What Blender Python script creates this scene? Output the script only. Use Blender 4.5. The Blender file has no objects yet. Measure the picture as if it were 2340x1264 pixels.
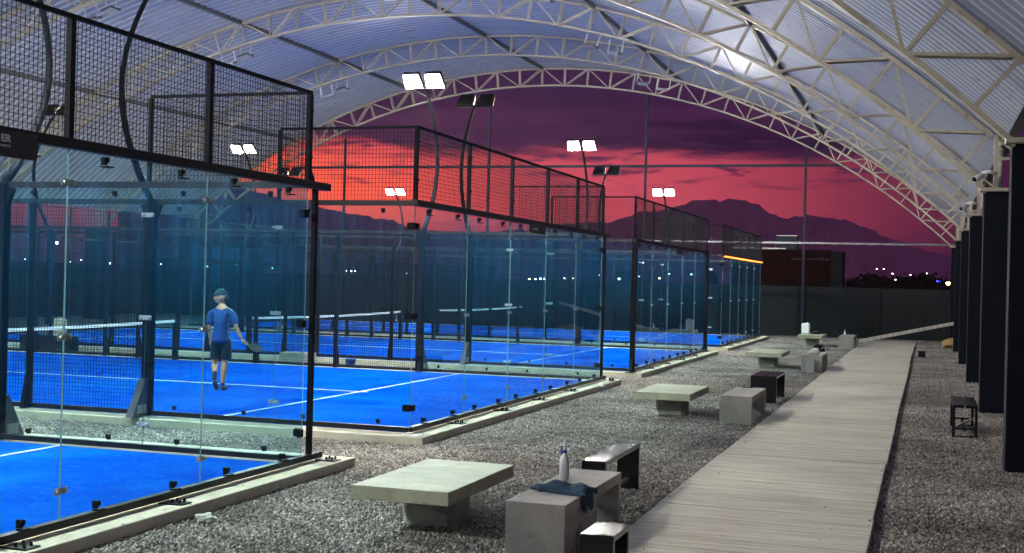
import bpy, bmesh, math, random
import numpy as np
from mathutils import Vector, Matrix
random.seed(7); rng = np.random.default_rng(5)
S = bpy.context.scene
COL = S.collection
R = math.radians

# ------------------------------------------------------------------ helpers
class MB:
    """collects simple solids and links them as one mesh object"""
    def __init__(s): s.v=[]; s.f=[]; s.m=[]; s.mi=0
    def add(s, vs, fs):
        n=len(s.v); s.v += [tuple(v) for v in vs]
        for f in fs: s.f.append(tuple(n+i for i in f)); s.m.append(s.mi)
        return s
    def box(s, x0,x1,y0,y1,z0,z1):
        vs=[(x0,y0,z0),(x1,y0,z0),(x1,y1,z0),(x0,y1,z0),(x0,y0,z1),(x1,y0,z1),(x1,y1,z1),(x0,y1,z1)]
        return s.add(vs,[(0,3,2,1),(4,5,6,7),(0,1,5,4),(1,2,6,5),(2,3,7,6),(3,0,4,7)])
    def bar(s, p, q, w, d, side=(0,1,0), cap=True):
        """rectangular bar from p to q; d measured along side, w across"""
        p=Vector(p); q=Vector(q); t=(q-p).normalized(); sd=Vector(side); sd=(sd-t*sd.dot(t)).normalized(); u=t.cross(sd)
        a=sd*d/2; b=u*w/2
        vs=[p-a-b,p+a-b,p+a+b,p-a+b,q-a-b,q+a-b,q+a+b,q-a+b]
        fs=[(0,1,5,4),(1,2,6,5),(2,3,7,6),(3,0,4,7)]
        if cap: fs += [(0,3,2,1),(4,5,6,7)]
        return s.add(vs,fs)
    def tube(s, pts, rad, n=8, cap=True):
        pts=[Vector(p) for p in pts]
        if not hasattr(rad,'__len__'): rad=[rad]*len(pts)
        base=len(s.v); ref=Vector((0.13,0.05,1)) 
        t0=(pts[1]-pts[0]).normalized()
        if abs(t0.dot(ref.normalized()))>0.9: ref=Vector((1,0.1,0.05))
        for i,p in enumerate(pts):
            t=(pts[min(i+1,len(pts)-1)]-pts[max(i-1,0)]).normalized()
            u=t.cross(ref).normalized(); w=t.cross(u)
            for k in range(n):
                a=2*math.pi*k/n; s.v.append(tuple(p+(u*math.cos(a)+w*math.sin(a))*rad[i]))
        for i in range(len(pts)-1):
            for k in range(n):
                a=base+i*n+k; b=base+i*n+(k+1)%n
                s.f.append((a,b,b+n,a+n)); s.m.append(s.mi)
        if cap:
            s.f.append(tuple(base+k for k in range(n))[::-1]); s.m.append(s.mi)
            s.f.append(tuple(base+(len(pts)-1)*n+k for k in range(n))); s.m.append(s.mi)
        return s
    def lathe(s, prof, c=(0,0,0), n=16, axis='z'):
        base=len(s.v)
        for r,h in prof:
            for k in range(n):
                a=2*math.pi*k/n
                if axis=='z': s.v.append((c[0]+r*math.cos(a),c[1]+r*math.sin(a),c[2]+h))
                elif axis=='x': s.v.append((c[0]+h,c[1]+r*math.cos(a),c[2]+r*math.sin(a)))
                else: s.v.append((c[0]+r*math.sin(a),c[1]+h,c[2]+r*math.cos(a)))
        for i in range(len(prof)-1):
            for k in range(n):
                a=base+i*n+k; b=base+i*n+(k+1)%n
                s.f.append((a,b,b+n,a+n)); s.m.append(s.mi)
        s.f.append(tuple(base+k for k in range(n))[::-1]); s.m.append(s.mi)
        s.f.append(tuple(base+(len(prof)-1)*n+k for k in range(n))); s.m.append(s.mi)
        return s
    def prism(s, poly, axis, a, b):
        """poly = list of 2-D points; axis 0/1/2 = extrusion axis from a to b"""
        def P(u,v,w):
            return (w,u,v) if axis==0 else ((u,w,v) if axis==1 else (u,v,w))
        n=len(poly); vs=[P(u,v,a) for u,v in poly]+[P(u,v,b) for u,v in poly]
        fs=[tuple(range(n))[::-1], tuple(range(n,2*n))]+[(i,(i+1)%n,n+(i+1)%n,n+i) for i in range(n)]
        return s.add(vs,fs)
    def mesh(s, name, mats):
        me=bpy.data.meshes.new(name); me.from_pydata(s.v,[],s.f); me.update()
        if not isinstance(mats,(list,tuple)): mats=[mats]
        for m in mats: me.materials.append(m)
        if len(mats)>1: me.polygons.foreach_set('material_index', s.m)
        bm=bmesh.new(); bm.from_mesh(me); bmesh.ops.recalc_face_normals(bm,faces=bm.faces); bm.to_mesh(me); bm.free()
        return me
    def build(s, name, mats, parent=None, smooth=False, bevel=0, loc=None):
        return link(name, s.mesh(name,mats), parent, smooth, bevel, loc)

def link(name, me, parent=None, smooth=False, bevel=0, loc=None):
    o=bpy.data.objects.new(name,me); COL.objects.link(o)
    if parent: o.parent=parent
    if loc: o.location=loc
    if smooth: me.polygons.foreach_set('use_smooth',[True]*len(me.polygons))
    if bevel:
        b=o.modifiers.new('bevel','BEVEL'); b.width=bevel; b.segments=2; b.limit_method='ANGLE'; b.angle_limit=R(40)
    return o
def tag(o, label=None, cat=None, group=None, kind=None):
    if label: o['label']=label
    if cat: o['category']=cat
    if group: o['group']=group
    if kind: o['kind']=kind
    return o
def empty(name, loc=(0,0,0), label=None, cat=None, group=None, rz=0):
    o=bpy.data.objects.new(name,None); COL.objects.link(o); o.location=loc; o.rotation_euler.z=rz
    o.empty_display_size=.2
    return tag(o,label,cat,group)
KIDS={}
def copy_tree(o, parent=None):
    c=o.copy(); COL.objects.link(c); c.parent=parent
    for ch in [x for x in o.children]: copy_tree(ch,c)
    return c

# ------------------------------------------------------------------ materials
def newmat(name):
    m=bpy.data.materials.new(name); m.use_nodes=True; nt=m.node_tree
    return m, nt, nt.nodes['Principled BSDF']
def nd(nt, typ, **kw):
    n=nt.nodes.new(typ)
    for k,v in kw.items(): setattr(n,k,v)
    return n
def mix(nt, a, b, fac, blend='MIX'):
    n=nd(nt,'ShaderNodeMix',data_type='RGBA',blend_type=blend)
    for sock,val in ((n.inputs[6],a),(n.inputs[7],b),(n.inputs[0],fac)):
        if hasattr(val,'type') and hasattr(val,'is_output'): nt.links.new(val,sock)
        else: sock.default_value = (*val,1) if hasattr(val,'__len__') else val
    return n.outputs[2]
def noise(nt, scale, detail=4, rough=.55, vec=None, sc=None, dist=0):
    n=nd(nt,'ShaderNodeTexNoise'); n.inputs['Scale'].default_value=scale; n.inputs['Detail'].default_value=detail
    n.inputs['Roughness'].default_value=rough; n.inputs['Distortion'].default_value=dist
    if sc is not None:
        tc=nd(nt,'ShaderNodeTexCoord'); mp=nd(nt,'ShaderNodeMapping'); mp.inputs['Scale'].default_value=sc
        nt.links.new(tc.outputs['Object'],mp.inputs[0]); nt.links.new(mp.outputs[0],n.inputs['Vector'])
    else:
        tc=nd(nt,'ShaderNodeTexCoord'); nt.links.new(tc.outputs['Object'],n.inputs['Vector'])
    return n.outputs['Fac']
def ramp(nt, f, p0, p1, c0=(0,0,0), c1=(1,1,1)):
    r=nd(nt,'ShaderNodeValToRGB'); r.color_ramp.elements[0].position=p0; r.color_ramp.elements[1].position=p1
    r.color_ramp.elements[0].color=(*c0,1); r.color_ramp.elements[1].color=(*c1,1)
    nt.links.new(f,r.inputs[0]); return r.outputs[0]
def bump(nt, b, h, strength=.4, dist=.01):
    n=nd(nt,'ShaderNodeBump'); n.inputs['Strength'].default_value=strength; n.inputs['Distance'].default_value=dist
    nt.links.new(h,n.inputs['Height']); nt.links.new(n.outputs[0],b.inputs['Normal'])

def simple(name, col, rough=.5, metal=0, var=.25, scale=6, sc=None, bmp=0, bscale=60, spec=None, col2=None, p=(.35,.7)):
    m,nt,b=newmat(name)
    c2=col2 or tuple(c*(1-var) for c in col)
    f=ramp(nt,noise(nt,scale,6,.6,sc=sc),p[0],p[1])
    nt.links.new(mix(nt,c2,col,f),b.inputs['Base Color'])
    b.inputs['Roughness'].default_value=rough; b.inputs['Metallic'].default_value=metal
    if spec is not None: b.inputs['Specular IOR Level'].default_value=spec
    if bmp: bump(nt,b,noise(nt,bscale,5,.6,sc=sc),bmp,.005)
    return m
M={}
M['black']=simple('painted_black_metal',(.004,.006,.012),.62,0,.3,8,spec=.10)
M['rail']=simple('black_rail_metal',(.005,.006,.010),.42,0,.4,10,bmp=.1,spec=.25)
M['wire']=simple('black_mesh_wire',(.003,.004,.008),.6,0,.2,8,spec=.12)
M['column']=simple('dark_navy_column_paint',(.0035,.006,.014),.85,0,.35,1.5,bmp=.15,bscale=25,spec=.12)
M['white_plastic']=simple('white_plastic',(.78,.80,.80),.4,0,.08,9)
M['white_metal']=simple('white_metal',(.62,.64,.64),.4,.1,.15,20)
M['tape']=simple('white_net_tape',(.80,.82,.84),.6,0,.06,20)
M['line']=simple('white_court_line',(.62,.74,.80),.7,0,.2,40)
M['steel']=simple('worn_black_steel',(.012,.013,.018),.22,.2,.5,12,bmp=.25,bscale=40)
M['pvc']=simple('white_drain_pipe',(.62,.60,.54),.45,0,.25,8)
M['galv']=simple('galvanised_post',(.16,.17,.20),.4,.6,.3,10)
M['frame']=simple('dark_frame_paint',(.022,.024,.045),.6,0,.3,3,spec=.2)
M['dark_earth']=simple('dark_earth',(.035,.033,.035),.95,0,.4,.05)
M['bark']=simple('bark',(.03,.024,.02),.9,0,.3,4)
M['leaf']=simple('dark_leaf',(.012,.02,.012),.8,0,.5,3)
M['net_screen']=simple('dark_green_shade_net',(.004,.009,.013),.9,0,.5,2.5,sc=(1,1,.25),bmp=.2,bscale=20)
M['halo_rim']=simple('amber_halo_rim',(.72,.55,.26),.5,0,.05)  # tint imitates the warm glow around the lamps
M['fitting']=simple('dull_glass_fitting',(.42,.48,.50),.3,.2,.2,20)
M['cloth']=simple('dark_blue_towel',(.018,.055,.10),.95,0,.35,25,bmp=.5,bscale=240)
M['red']=simple('dark_red_cladding',(.012,.0006,.0014),.9,0,.3,2,spec=.1)
M['skin']=simple('skin',(.50,.22,.12),.5,0,.08,9)
M['shirt']=simple('blue_shirt',(.004,.035,.19),.85,0,.25,7,bmp=.3,bscale=14)
M['shorts']=simple('black_shorts',(.003,.004,.008),.8,0,.3,7,bmp=.3,bscale=14)
M['sock']=simple('black_sock',(.01,.012,.016),.9)
M['shoe']=simple('black_shoe',(.012,.014,.018),.55)
M['cap']=simple('teal_grey_cap',(.014,.035,.045),.9,0,.2,30)
M['hair']=simple('dark_hair',(.012,.009,.008),.6)
M['grip']=simple('white_grip',(.75,.75,.72),.6)
M['coil']=simple('straw_yellow_hose',(.45,.30,.12),.6,0,.3,15)
M['blue_plastic']=simple('blue_plastic',(.01,.06,.35),.4)
M['bag']=simple('pale_plastic_bag',(.55,.58,.48),.45,0,.3,25,bmp=.4,bscale=60)
M['brown']=simple('brown_wrapper',(.20,.07,.035),.5)
M['wood']=simple('bare_plank',(.42,.38,.32),.75,0,.4,3,sc=(1,12,12),bmp=.25,bscale=40)
M['grey_board']=simple('grey_board',(.30,.30,.31),.7,0,.2,8)
M['sign']=simple('dark_sign_board',(.016,.014,.022),.4,0,.2,6)
M['letters']=simple('pale_sign_lettering',(.72,.76,.85),.4,0,.05,9)
M['faint']=simple('faded_lettering',(.16,.10,.12),.8,0,.4,14)
M['turf_white']=M['line']

def concrete(name, a, b, rough=.8, sc=None, dark=None):
    m,nt,bs=newmat(name)
    f=ramp(nt,noise(nt,1.6,8,.65,dist=.6),.32,.68)
    c=mix(nt,b,a,f)
    g=ramp(nt,noise(nt,7,6,.7),.55,.72)
    if dark: c=mix(nt,c,dark,g)
    sp=ramp(nt,noise(nt,90,3,.6),.3,.75,(.82,.82,.82),(1.08,1.08,1.08))
    c=mix(nt,c,sp,1.0,'MULTIPLY')
    nt.links.new(c,bs.inputs['Base Color']); bs.inputs['Roughness'].default_value=rough
    bump(nt,bs,noise(nt,55,6,.7),.35,.004)
    return m
M['slab']=concrete('slab_concrete',(.68,.64,.50),(.52,.49,.38),.8,dark=(.42,.41,.34))
M['table']=concrete('table_concrete',(.47,.435,.30),(.29,.27,.20),.6,dark=(.17,.165,.125))
M['bench']=concrete('bench_concrete',(.42,.40,.36),(.32,.30,.27),.7,dark=(.24,.22,.20))
M['block']=concrete('block_concrete',(.40,.38,.34),(.30,.28,.25),.85,dark=(.22,.20,.18))

def path_mat():
    m,nt,b=newmat('brushed_path_concrete')
    s1=noise(nt,1,5,.7,sc=(.9,26,26)); s2=noise(nt,1,4,.75,sc=(2.4,95,95)); big=noise(nt,.5,5,.6)
    c=mix(nt,(.235,.215,.17),(.60,.57,.47),ramp(nt,s1,.34,.58))
    c=mix(nt,c,(.66,.65,.58),ramp(nt,s2,.50,.72))
    c=mix(nt,c,(.33,.32,.28),ramp(nt,big,.5,.8))
    nt.links.new(c,b.inputs['Base Color']); b.inputs['Roughness'].default_value=.75
    bump(nt,b,s2,.5,.004); return m
M['path']=path_mat()

def turf_mat():
    m,nt,b=newmat('blue_court_turf')
    base=mix(nt,(.0003,.044,.40),(.0004,.083,.50),ramp(nt,noise(nt,.8,6,.6),.3,.7))
    base=mix(nt,base,(.002,.125,.52),ramp(nt,noise(nt,.33,4,.6,dist=1.2),.52,.74))
    tc=nd(nt,'ShaderNodeTexCoord'); sp=nd(nt,'ShaderNodeSeparateXYZ'); nt.links.new(tc.outputs['Object'],sp.inputs[0])
    sd=nd(nt,'ShaderNodeMath',operation='DIVIDE'); nt.links.new(sp.outputs[0],sd.inputs[0]); sd.inputs[1].default_value=3.33
    sf=nd(nt,'ShaderNodeMath',operation='PINGPONG'); nt.links.new(sd.outputs[0],sf.inputs[0]); sf.inputs[1].default_value=.5
    base=mix(nt,base,ramp(nt,sf.outputs[0],.004,.009,(.62,.66,.72),(1,1,1)),1.0,'MULTIPLY')
    fine=ramp(nt,noise(nt,120,3,.7),.3,.7,(.78,.82,.86),(1.18,1.15,1.1))
    base=mix(nt,base,fine,1.0,'MULTIPLY')
    sand=noise(nt,1,8,.8,sc=(5,17,5),dist=.5)
    base=mix(nt,base,(.010,.20,.60),ramp(nt,sand,.54,.76))
    nt.links.new(base,b.inputs['Base Color']); b.inputs['Roughness'].default_value=.8
    b.inputs['Specular IOR Level'].default_value=0
    bump(nt,b,noise(nt,160,3,.7),.5,.006); return m
M['turf']=turf_mat()

def gravel_mat(name, pebble):
    m,nt,b=newmat(name)
    if pebble:
        g=nd(nt,'ShaderNodeNewGeometry'); r=nd(nt,'ShaderNodeValToRGB'); e=r.color_ramp.elements
        e[0].position=0; e[0].color=(.07,.066,.064,1); e[1].position=1; e[1].color=(.85,.80,.74,1)
        for p,c in ((.3,(.20,.19,.185)),(.55,(.33,.31,.29)),(.75,(.42,.365,.32)),(.9,(.55,.52,.48))):
            x=e.new(p); x.color=(*c,1)
        nt.links.new(g.outputs['Random Per Island'],r.inputs[0])
        nz=nd(nt,'ShaderNodeTexNoise'); nz.inputs['Scale'].default_value=.55; nz.inputs['Detail'].default_value=5; nt.links.new(g.outputs['Position'],nz.inputs['Vector'])
        nt.links.new(mix(nt,r.outputs[0],ramp(nt,nz.outputs['Fac'],.36,.64,(.46,.44,.42),(.92,.90,.87)),1.0,'MULTIPLY'),b.inputs['Base Color'])
    else:
        tc=nd(nt,'ShaderNodeTexCoord'); v=nd(nt,'ShaderNodeTexVoronoi'); v.inputs['Scale'].default_value=42
        nt.links.new(tc.outputs['Object'],v.inputs['Vector'])
        sep=nd(nt,'ShaderNodeSeparateColor'); nt.links.new(v.outputs['Color'],sep.inputs[0])
        c=ramp(nt,sep.outputs[0],0,1,(.10,.095,.09),(.42,.40,.37)); nt.links.new(c,b.inputs['Base Color'])
        inv=nd(nt,'ShaderNodeMath',operation='SUBTRACT'); inv.inputs[0].default_value=1; nt.links.new(v.outputs['Distance'],inv.inputs[1])
        bump(nt,b,inv.outputs[0],1,.02)
    b.inputs['Roughness'].default_value=.75; b.inputs['Specular IOR Level'].default_value=.35
    return m
M['gravel_bed']=gravel_mat('gravel_bed_mat',False); M['pebble']=gravel_mat('pebble_mat',True)

def truss_mat():
    m,nt,b=newmat('cream_steel_paint')
    c=mix(nt,(.28,.255,.195),(.44,.41,.325),ramp(nt,noise(nt,1.2,5,.6),.3,.7))
    c=mix(nt,c,(.16,.10,.055),ramp(nt,noise(nt,4,8,.75),.56,.72))
    nt.links.new(c,b.inputs['Base Color']); b.inputs['Roughness'].default_value=.5; return m
M['truss']=truss_mat()
RP=.38
def roof_mat():
    m,nt,b=newmat('galvanised_roof_sheet')
    c=mix(nt,(.62,.67,.74),(.80,.83,.86),ramp(nt,noise(nt,1,6,.65,sc=(.5,1.6,.5)),.3,.7))
    c=mix(nt,c,(.30,.32,.36),ramp(nt,noise(nt,3,6,.7),.58,.75))
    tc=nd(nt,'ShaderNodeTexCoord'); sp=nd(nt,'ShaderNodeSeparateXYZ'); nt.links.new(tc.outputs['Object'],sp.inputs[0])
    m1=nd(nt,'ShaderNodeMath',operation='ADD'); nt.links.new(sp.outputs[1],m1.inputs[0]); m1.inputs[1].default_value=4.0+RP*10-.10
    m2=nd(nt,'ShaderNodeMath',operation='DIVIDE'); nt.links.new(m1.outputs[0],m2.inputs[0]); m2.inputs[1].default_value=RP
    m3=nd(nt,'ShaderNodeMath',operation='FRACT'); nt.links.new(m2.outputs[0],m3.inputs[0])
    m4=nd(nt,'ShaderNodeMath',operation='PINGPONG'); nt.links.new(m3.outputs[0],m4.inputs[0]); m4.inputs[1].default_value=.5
    g=ramp(nt,m4.outputs[0],.10,.32,(.42,.45,.52),(1.08,1.08,1.08))  # dark stripe per rib, painted shading for its sloping sides
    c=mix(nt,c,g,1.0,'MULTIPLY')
    nt.links.new(c,b.inputs['Base Color']); b.inputs['Metallic'].default_value=.2
    b.inputs['Roughness'].default_value=.46; return m
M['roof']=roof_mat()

def glass_mats():
    m,nt,b=newmat('tinted_court_glass'); nt.nodes.remove(b); out=nt.nodes['Material Output']
    tr=nd(nt,'ShaderNodeBsdfTransparent'); tr.inputs[0].default_value=(.83,.94,.955,1)
    gl=nd(nt,'ShaderNodeBsdfGlossy'); gl.inputs['Roughness'].default_value=.0; gl.inputs[0].default_value=(.8,.95,1,1)
    fr=nd(nt,'ShaderNodeFresnel'); fr.inputs[0].default_value=1.24
    df=nd(nt,'ShaderNodeBsdfDiffuse'); df.inputs[0].default_value=(.03,.33,.75,1)  # dirt film tinted blue, standing in for the court's reflection in the panes
    tl=nd(nt,'ShaderNodeBsdfTranslucent'); tl.inputs[0].default_value=(.03,.33,.75,1)
    ad=nd(nt,'ShaderNodeMixShader'); ad.inputs[0].default_value=.5; nt.links.new(df.outputs[0],ad.inputs[1]); nt.links.new(tl.outputs[0],ad.inputs[2])
    st=noise(nt,1,6,.7,sc=(9,9,.55)); stv=ramp(nt,st,.50,.80,(.014,)*3,(.075,)*3)
    # dried drips, denser towards the top rail
    tc=nd(nt,'ShaderNodeTexCoord'); sp=nd(nt,'ShaderNodeSeparateXYZ'); nt.links.new(tc.outputs['Object'],sp.inputs[0])
    mr=nd(nt,'ShaderNodeMapRange'); mr.inputs[1].default_value=2.0; mr.inputs[2].default_value=3.0; nt.links.new(sp.outputs[2],mr.inputs[0])
    dr=ramp(nt,noise(nt,1,7,.75,sc=(13,13,.8),dist=1.2),.52,.74,(0,0,0),(.16,.16,.16))
    mu=nd(nt,'ShaderNodeMath',operation='MULTIPLY'); nt.links.new(dr,mu.inputs[0]); nt.links.new(mr.outputs[0],mu.inputs[1])
    su=nd(nt,'ShaderNodeMath',operation='ADD'); mr2=nd(nt,'ShaderNodeMapRange'); mr2.inputs[1].default_value=.9; mr2.inputs[2].default_value=2.1; mr2.inputs[3].default_value=.10; nt.links.new(sp.outputs[2],mr2.inputs[0])
    sv_=nd(nt,'ShaderNodeMath',operation='MULTIPLY'); nt.links.new(stv,sv_.inputs[0]); nt.links.new(mr2.outputs[0],sv_.inputs[1]); nt.links.new(sv_.outputs[0],su.inputs[0]); nt.links.new(mu.outputs[0],su.inputs[1])
    wd=nd(nt,'ShaderNodeBsdfDiffuse'); wd.inputs[0].default_value=(.75,.85,.9,1); wt=nd(nt,'ShaderNodeBsdfTranslucent'); wt.inputs[0].default_value=(.75,.85,.9,1)
    wm=nd(nt,'ShaderNodeMixShader'); nt.links.new(wd.outputs[0],wm.inputs[1]); nt.links.new(wt.outputs[0],wm.inputs[2])
    wx=nd(nt,'ShaderNodeMixShader'); nt.links.new(mu.outputs[0],wx.inputs[0]); nt.links.new(ad.outputs[0],wx.inputs[1]); nt.links.new(wm.outputs[0],wx.inputs[2]); ad=wx
    cl=nd(nt,'ShaderNodeMath',operation='MULTIPLY',use_clamp=True); nt.links.new(mu.outputs[0],cl.inputs[0]); cl.inputs[1].default_value=2.5; nt.links.new(cl.outputs[0],wx.inputs[0])
    m1=nd(nt,'ShaderNodeMixShader'); nt.links.new(su.outputs[0],m1.inputs[0]); nt.links.new(tr.outputs[0],m1.inputs[1]); nt.links.new(ad.outputs[0],m1.inputs[2])
    m2=nd(nt,'ShaderNodeMixShader'); nt.links.new(fr.outputs[0],m2.inputs[0]); nt.links.new(m1.outputs[0],m2.inputs[1]); nt.links.new(gl.outputs[0],m2.inputs[2])
    nt.links.new(m2.outputs[0],out.inputs[0])
    e=simple('glass_edge',(.12,.25,.27),.3,0,.1,5)
    return m,e
M['glass'],M['glass_edge']=glass_mats()

def emit(name,col,st):
    m,nt,b=newmat(name); b.inputs['Base Color'].default_value=(.8,.8,.8,1)
    b.inputs['Emission Color'].default_value=(*col,1); b.inputs['Emission Strength'].default_value=st; return m
M['flood']=emit('floodlight_lens',(1,.94,.85),2050)
M['flood_off']=simple('floodlight_glass_off',(.5,.52,.55),.15)
M['lamp_w']=emit('street_lamp_white',(1,.9,.75),26)
M['lamp_o']=emit('street_lamp_orange',(1,.55,.2),30)
M['lamp_b']=emit('street_lamp_blue',(.02,.05,1),14)
M['led_o']=emit('orange_led',(1,.22,.02),5)

# ------------------------------------------------------------------ camera
f_,yaw,pitch,roll,CX,CH = 2877.4,0.318333,0.00253,0.0250759,6.37,2.032
cy,sy=math.cos(yaw),math.sin(yaw); cp,sp_=math.cos(pitch),math.sin(pitch)
fw=Vector((-sy*cp,cy*cp,sp_)); rt=Vector((cy,sy,0)); up=rt.cross(fw)
c,s=math.cos(roll),math.sin(roll); r2=c*rt+s*up; u2=-s*rt+c*up
cam=bpy.data.cameras.new('camera'); co=bpy.data.objects.new('camera',cam); COL.objects.link(co)
co.matrix_world=Matrix(((r2.x,u2.x,-fw.x,CX),(r2.y,u2.y,-fw.y,0),(r2.z,u2.z,-fw.z,CH),(0,0,0,1)))
cam.sensor_width=36; cam.lens=36*f_/2340; cam.clip_end=20000; cam.clip_start=.05
S.camera=co

# ------------------------------------------------------------------ sky
W=bpy.data.worlds.new('World'); S.world=W; W.use_nodes=True; nt=W.node_tree
bg=nt.nodes['Background']
tc=nd(nt,'ShaderNodeTexCoord'); sx=nd(nt,'ShaderNodeSeparateXYZ'); nt.links.new(tc.outputs['Generated'],sx.inputs[0])
def mth(op,a,b=None,clamp=False):
    n=nd(nt,'ShaderNodeMath',operation=op,use_clamp=clamp)
    for i,x in enumerate((a,b)):
        if x is None: continue
        if hasattr(x,'is_output'): nt.links.new(x,n.inputs[i])
        else: n.inputs[i].default_value=x
    return n.outputs[0]
az=mth('MULTIPLY',mth('ARCTAN2',sx.outputs[0],sx.outputs[1]),57.2958)      # degrees, + to the right of +Y
el=mth('MULTIPLY',mth('ARCSINE',sx.outputs[2]),57.2958)
cmb=nd(nt,'ShaderNodeCombineXYZ'); nt.links.new(mth('MULTIPLY',az,.16),cmb.inputs[0]); nt.links.new(mth('MULTIPLY',el,1.0),cmb.inputs[1])
def wn(scale,detail,rough,dist=0):
    n=nd(nt,'ShaderNodeTexNoise'); n.inputs['Scale'].default_value=scale; n.inputs['Detail'].default_value=detail; n.inputs['Roughness'].default_value=rough; n.inputs['Distortion'].default_value=dist
    nt.links.new(cmb.outputs[0],n.inputs['Vector']); return n.outputs['Fac']
def sm(x,a,b):
    n=nd(nt,'ShaderNodeMapRange',interpolation_type='SMOOTHSTEP'); n.inputs[1].default_value=a; n.inputs[2].default_value=b
    nt.links.new(x,n.inputs[0]); return n.outputs[0]
n1=wn(.9,6,.6,.4); n2=wn(2.6,6,.62,.5); n3=wn(.5,4,.55)
# glow below the cloud deck: hottest at the left, dying away to the right
left=mth('SUBTRACT',1.0,sm(az,-15,4.5))
hot=mth('MULTIPLY',mth('SUBTRACT',1.0,sm(mth('ABSOLUTE',mth('ADD',az,28.5)),0,13)),mth('SUBTRACT',1.0,sm(mth('ABSOLUTE',mth('SUBTRACT',el,3.6)),.6,3.4)))
glow=mix(nt,(.055,.010,.046),(.70,.082,.125),left)
glow=mix(nt,glow,(1.45,.155,.075),hot)
vert=mth('MULTIPLY',sm(el,.2,3.3),1.0)
low=mix(nt,(.034,.010,.040),(.19,.022,.065),left)
c0=mix(nt,low,glow,vert)
c0=mix(nt,c0,(.20,.030,.075),mth('MULTIPLY',sm(n2,.52,.72),.55))
deck=sm(mth('ADD',el,mth('MULTIPLY',mth('SUBTRACT',n1,.5),2.6)),5.3,6.15)
dark=mix(nt,(.024,.0065,.034),(.085,.020,.075),sm(n3,.38,.68))
dark=mix(nt,dark,(.045,.012,.058),sm(el,7.0,9.0))
c0=mix(nt,c0,dark,deck)
wisps=mth('MULTIPLY',mth('MULTIPLY',sm(n2,.50,.66),sm(el,3.8,5.4)),.85)
c0=mix(nt,c0,(.055,.013,.06),wisps)
# the far side of the sky is plain dusk
back=sm(mth('ABSOLUTE',mth('ADD',az,15.0)),55,110)
c0=mix(nt,c0,(.080,.050,.100),back)
nt.links.new(c0,bg.inputs[0]); bg.inputs[1].default_value=1.0

# ------------------------------------------------------------------ setting: ground, path, court floors
G=-.13
MB().box(-1450,450,-300,1900,G-.3,G-.02).build('ground',M['dark_earth'])['kind']='structure'
MB().box(-31,12,-12,58,G-.018,G).build('gravel_bed',M['gravel_bed'])['kind']='structure'
# pebbles: a tile of crushed stones, spread by geometry nodes
CY0=[2.22,15.22,28.25,41.28]
T=1.25; n=54
phi=(1+5**.5)/2
ico=np.array([(-1,phi,0),(1,phi,0),(-1,-phi,0),(1,-phi,0),(0,-1,phi),(0,1,phi),(0,-1,-phi),(0,1,-phi),(phi,0,-1),(phi,0,1),(-phi,0,-1),(-phi,0,1)])/1.902
icf=np.array([(0,11,5),(0,5,1),(0,1,7),(0,7,10),(0,10,11),(1,5,9),(5,11,4),(11,10,2),(10,7,6),(7,1,8),(3,9,4),(3,4,2),(3,2,6),(3,6,8),(3,8,9),(4,9,5),(2,4,11),(6,2,10),(8,6,7),(9,8,1)])
N=n*n; gx,gy=np.meshgrid(np.arange(n),np.arange(n)); ctr=np.stack([gx.ravel(),gy.ravel(),np.zeros(N)],1)*T/n-T/2
ctr[:,:2]+=rng.uniform(-.011,.011,(N,2)); ctr[:,2]=rng.uniform(.000,.016,N)
q=rng.normal(size=(N,4)); q/=np.linalg.norm(q,axis=1)[:,None]; w,x,y,z=q.T
RM=np.stack([1-2*(y*y+z*z),2*(x*y-z*w),2*(x*z+y*w),2*(x*y+z*w),1-2*(x*x+z*z),2*(y*z-x*w),2*(x*z-y*w),2*(y*z+x*w),1-2*(x*x+y*y)],1).reshape(N,3,3)
sc_=rng.uniform(.009,.0185,(N,1))*np.array([[1.25,.95,.7]])*rng.uniform(.8,1.2,(N,3))
V=(ico[None]*rng.uniform(.8,1.2,(N,12,1)))*sc_[:,None,:]; V=np.einsum('nij,nkj->nki',RM,V)+ctr[:,None,:]
F=(icf[None]+12*np.arange(N)[:,None,None]).reshape(-1,3)
me=bpy.data.meshes.new('pebbles'); me.vertices.add(N*12); me.vertices.foreach_set('co',V.ravel()); me.loops.add(F.size); me.loops.foreach_set('vertex_index',F.ravel().astype(np.int32))
me.polygons.add(len(F)); me.polygons.foreach_set('loop_start',np.arange(len(F),dtype=np.int32)*3); me.polygons.foreach_set('loop_total',np.full(len(F),3,dtype=np.int32)); me.update(); me.validate()
me.materials.append(M['pebble'])
gr=link('gravel',me); gr['kind']='stuff'; gr.location=(0,0,G)
tag(gr,'loose grey and brown crushed stone around the courts and the path','gravel')
ng=bpy.data.node_groups.new('spread_gravel','GeometryNodeTree')
ng.interface.new_socket('Geometry',in_out='INPUT',socket_type='NodeSocketGeometry'); ng.interface.new_socket('Geometry',in_out='OUTPUT',socket_type='NodeSocketGeometry')
gi=ng.nodes.new('NodeGroupInput'); go=ng.nodes.new('NodeGroupOutput'); jn=ng.nodes.new('GeometryNodeJoinGeometry')
def zone(x0,y0,nx,ny):
    g=ng.nodes.new('GeometryNodeMeshGrid'); g.inputs['Size X'].default_value=(nx-1)*T; g.inputs['Size Y'].default_value=(ny-1)*T
    g.inputs['Vertices X'].default_value=nx; g.inputs['Vertices Y'].default_value=ny
    t=ng.nodes.new('GeometryNodeTransform'); t.inputs['Translation'].default_value=(x0+nx*T/2,y0+ny*T/2,0)
    ng.links.new(g.outputs[0],t.inputs[0]); ng.links.new(t.outputs[0],jn.inputs[0])
zone(.2,2.0,8,44)                     # beside the path and columns
for yy in (12.75,25.75,38.75): zone(-20.6,yy,17,2)   # strips between courts (slab edges bury the overlap)
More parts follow.
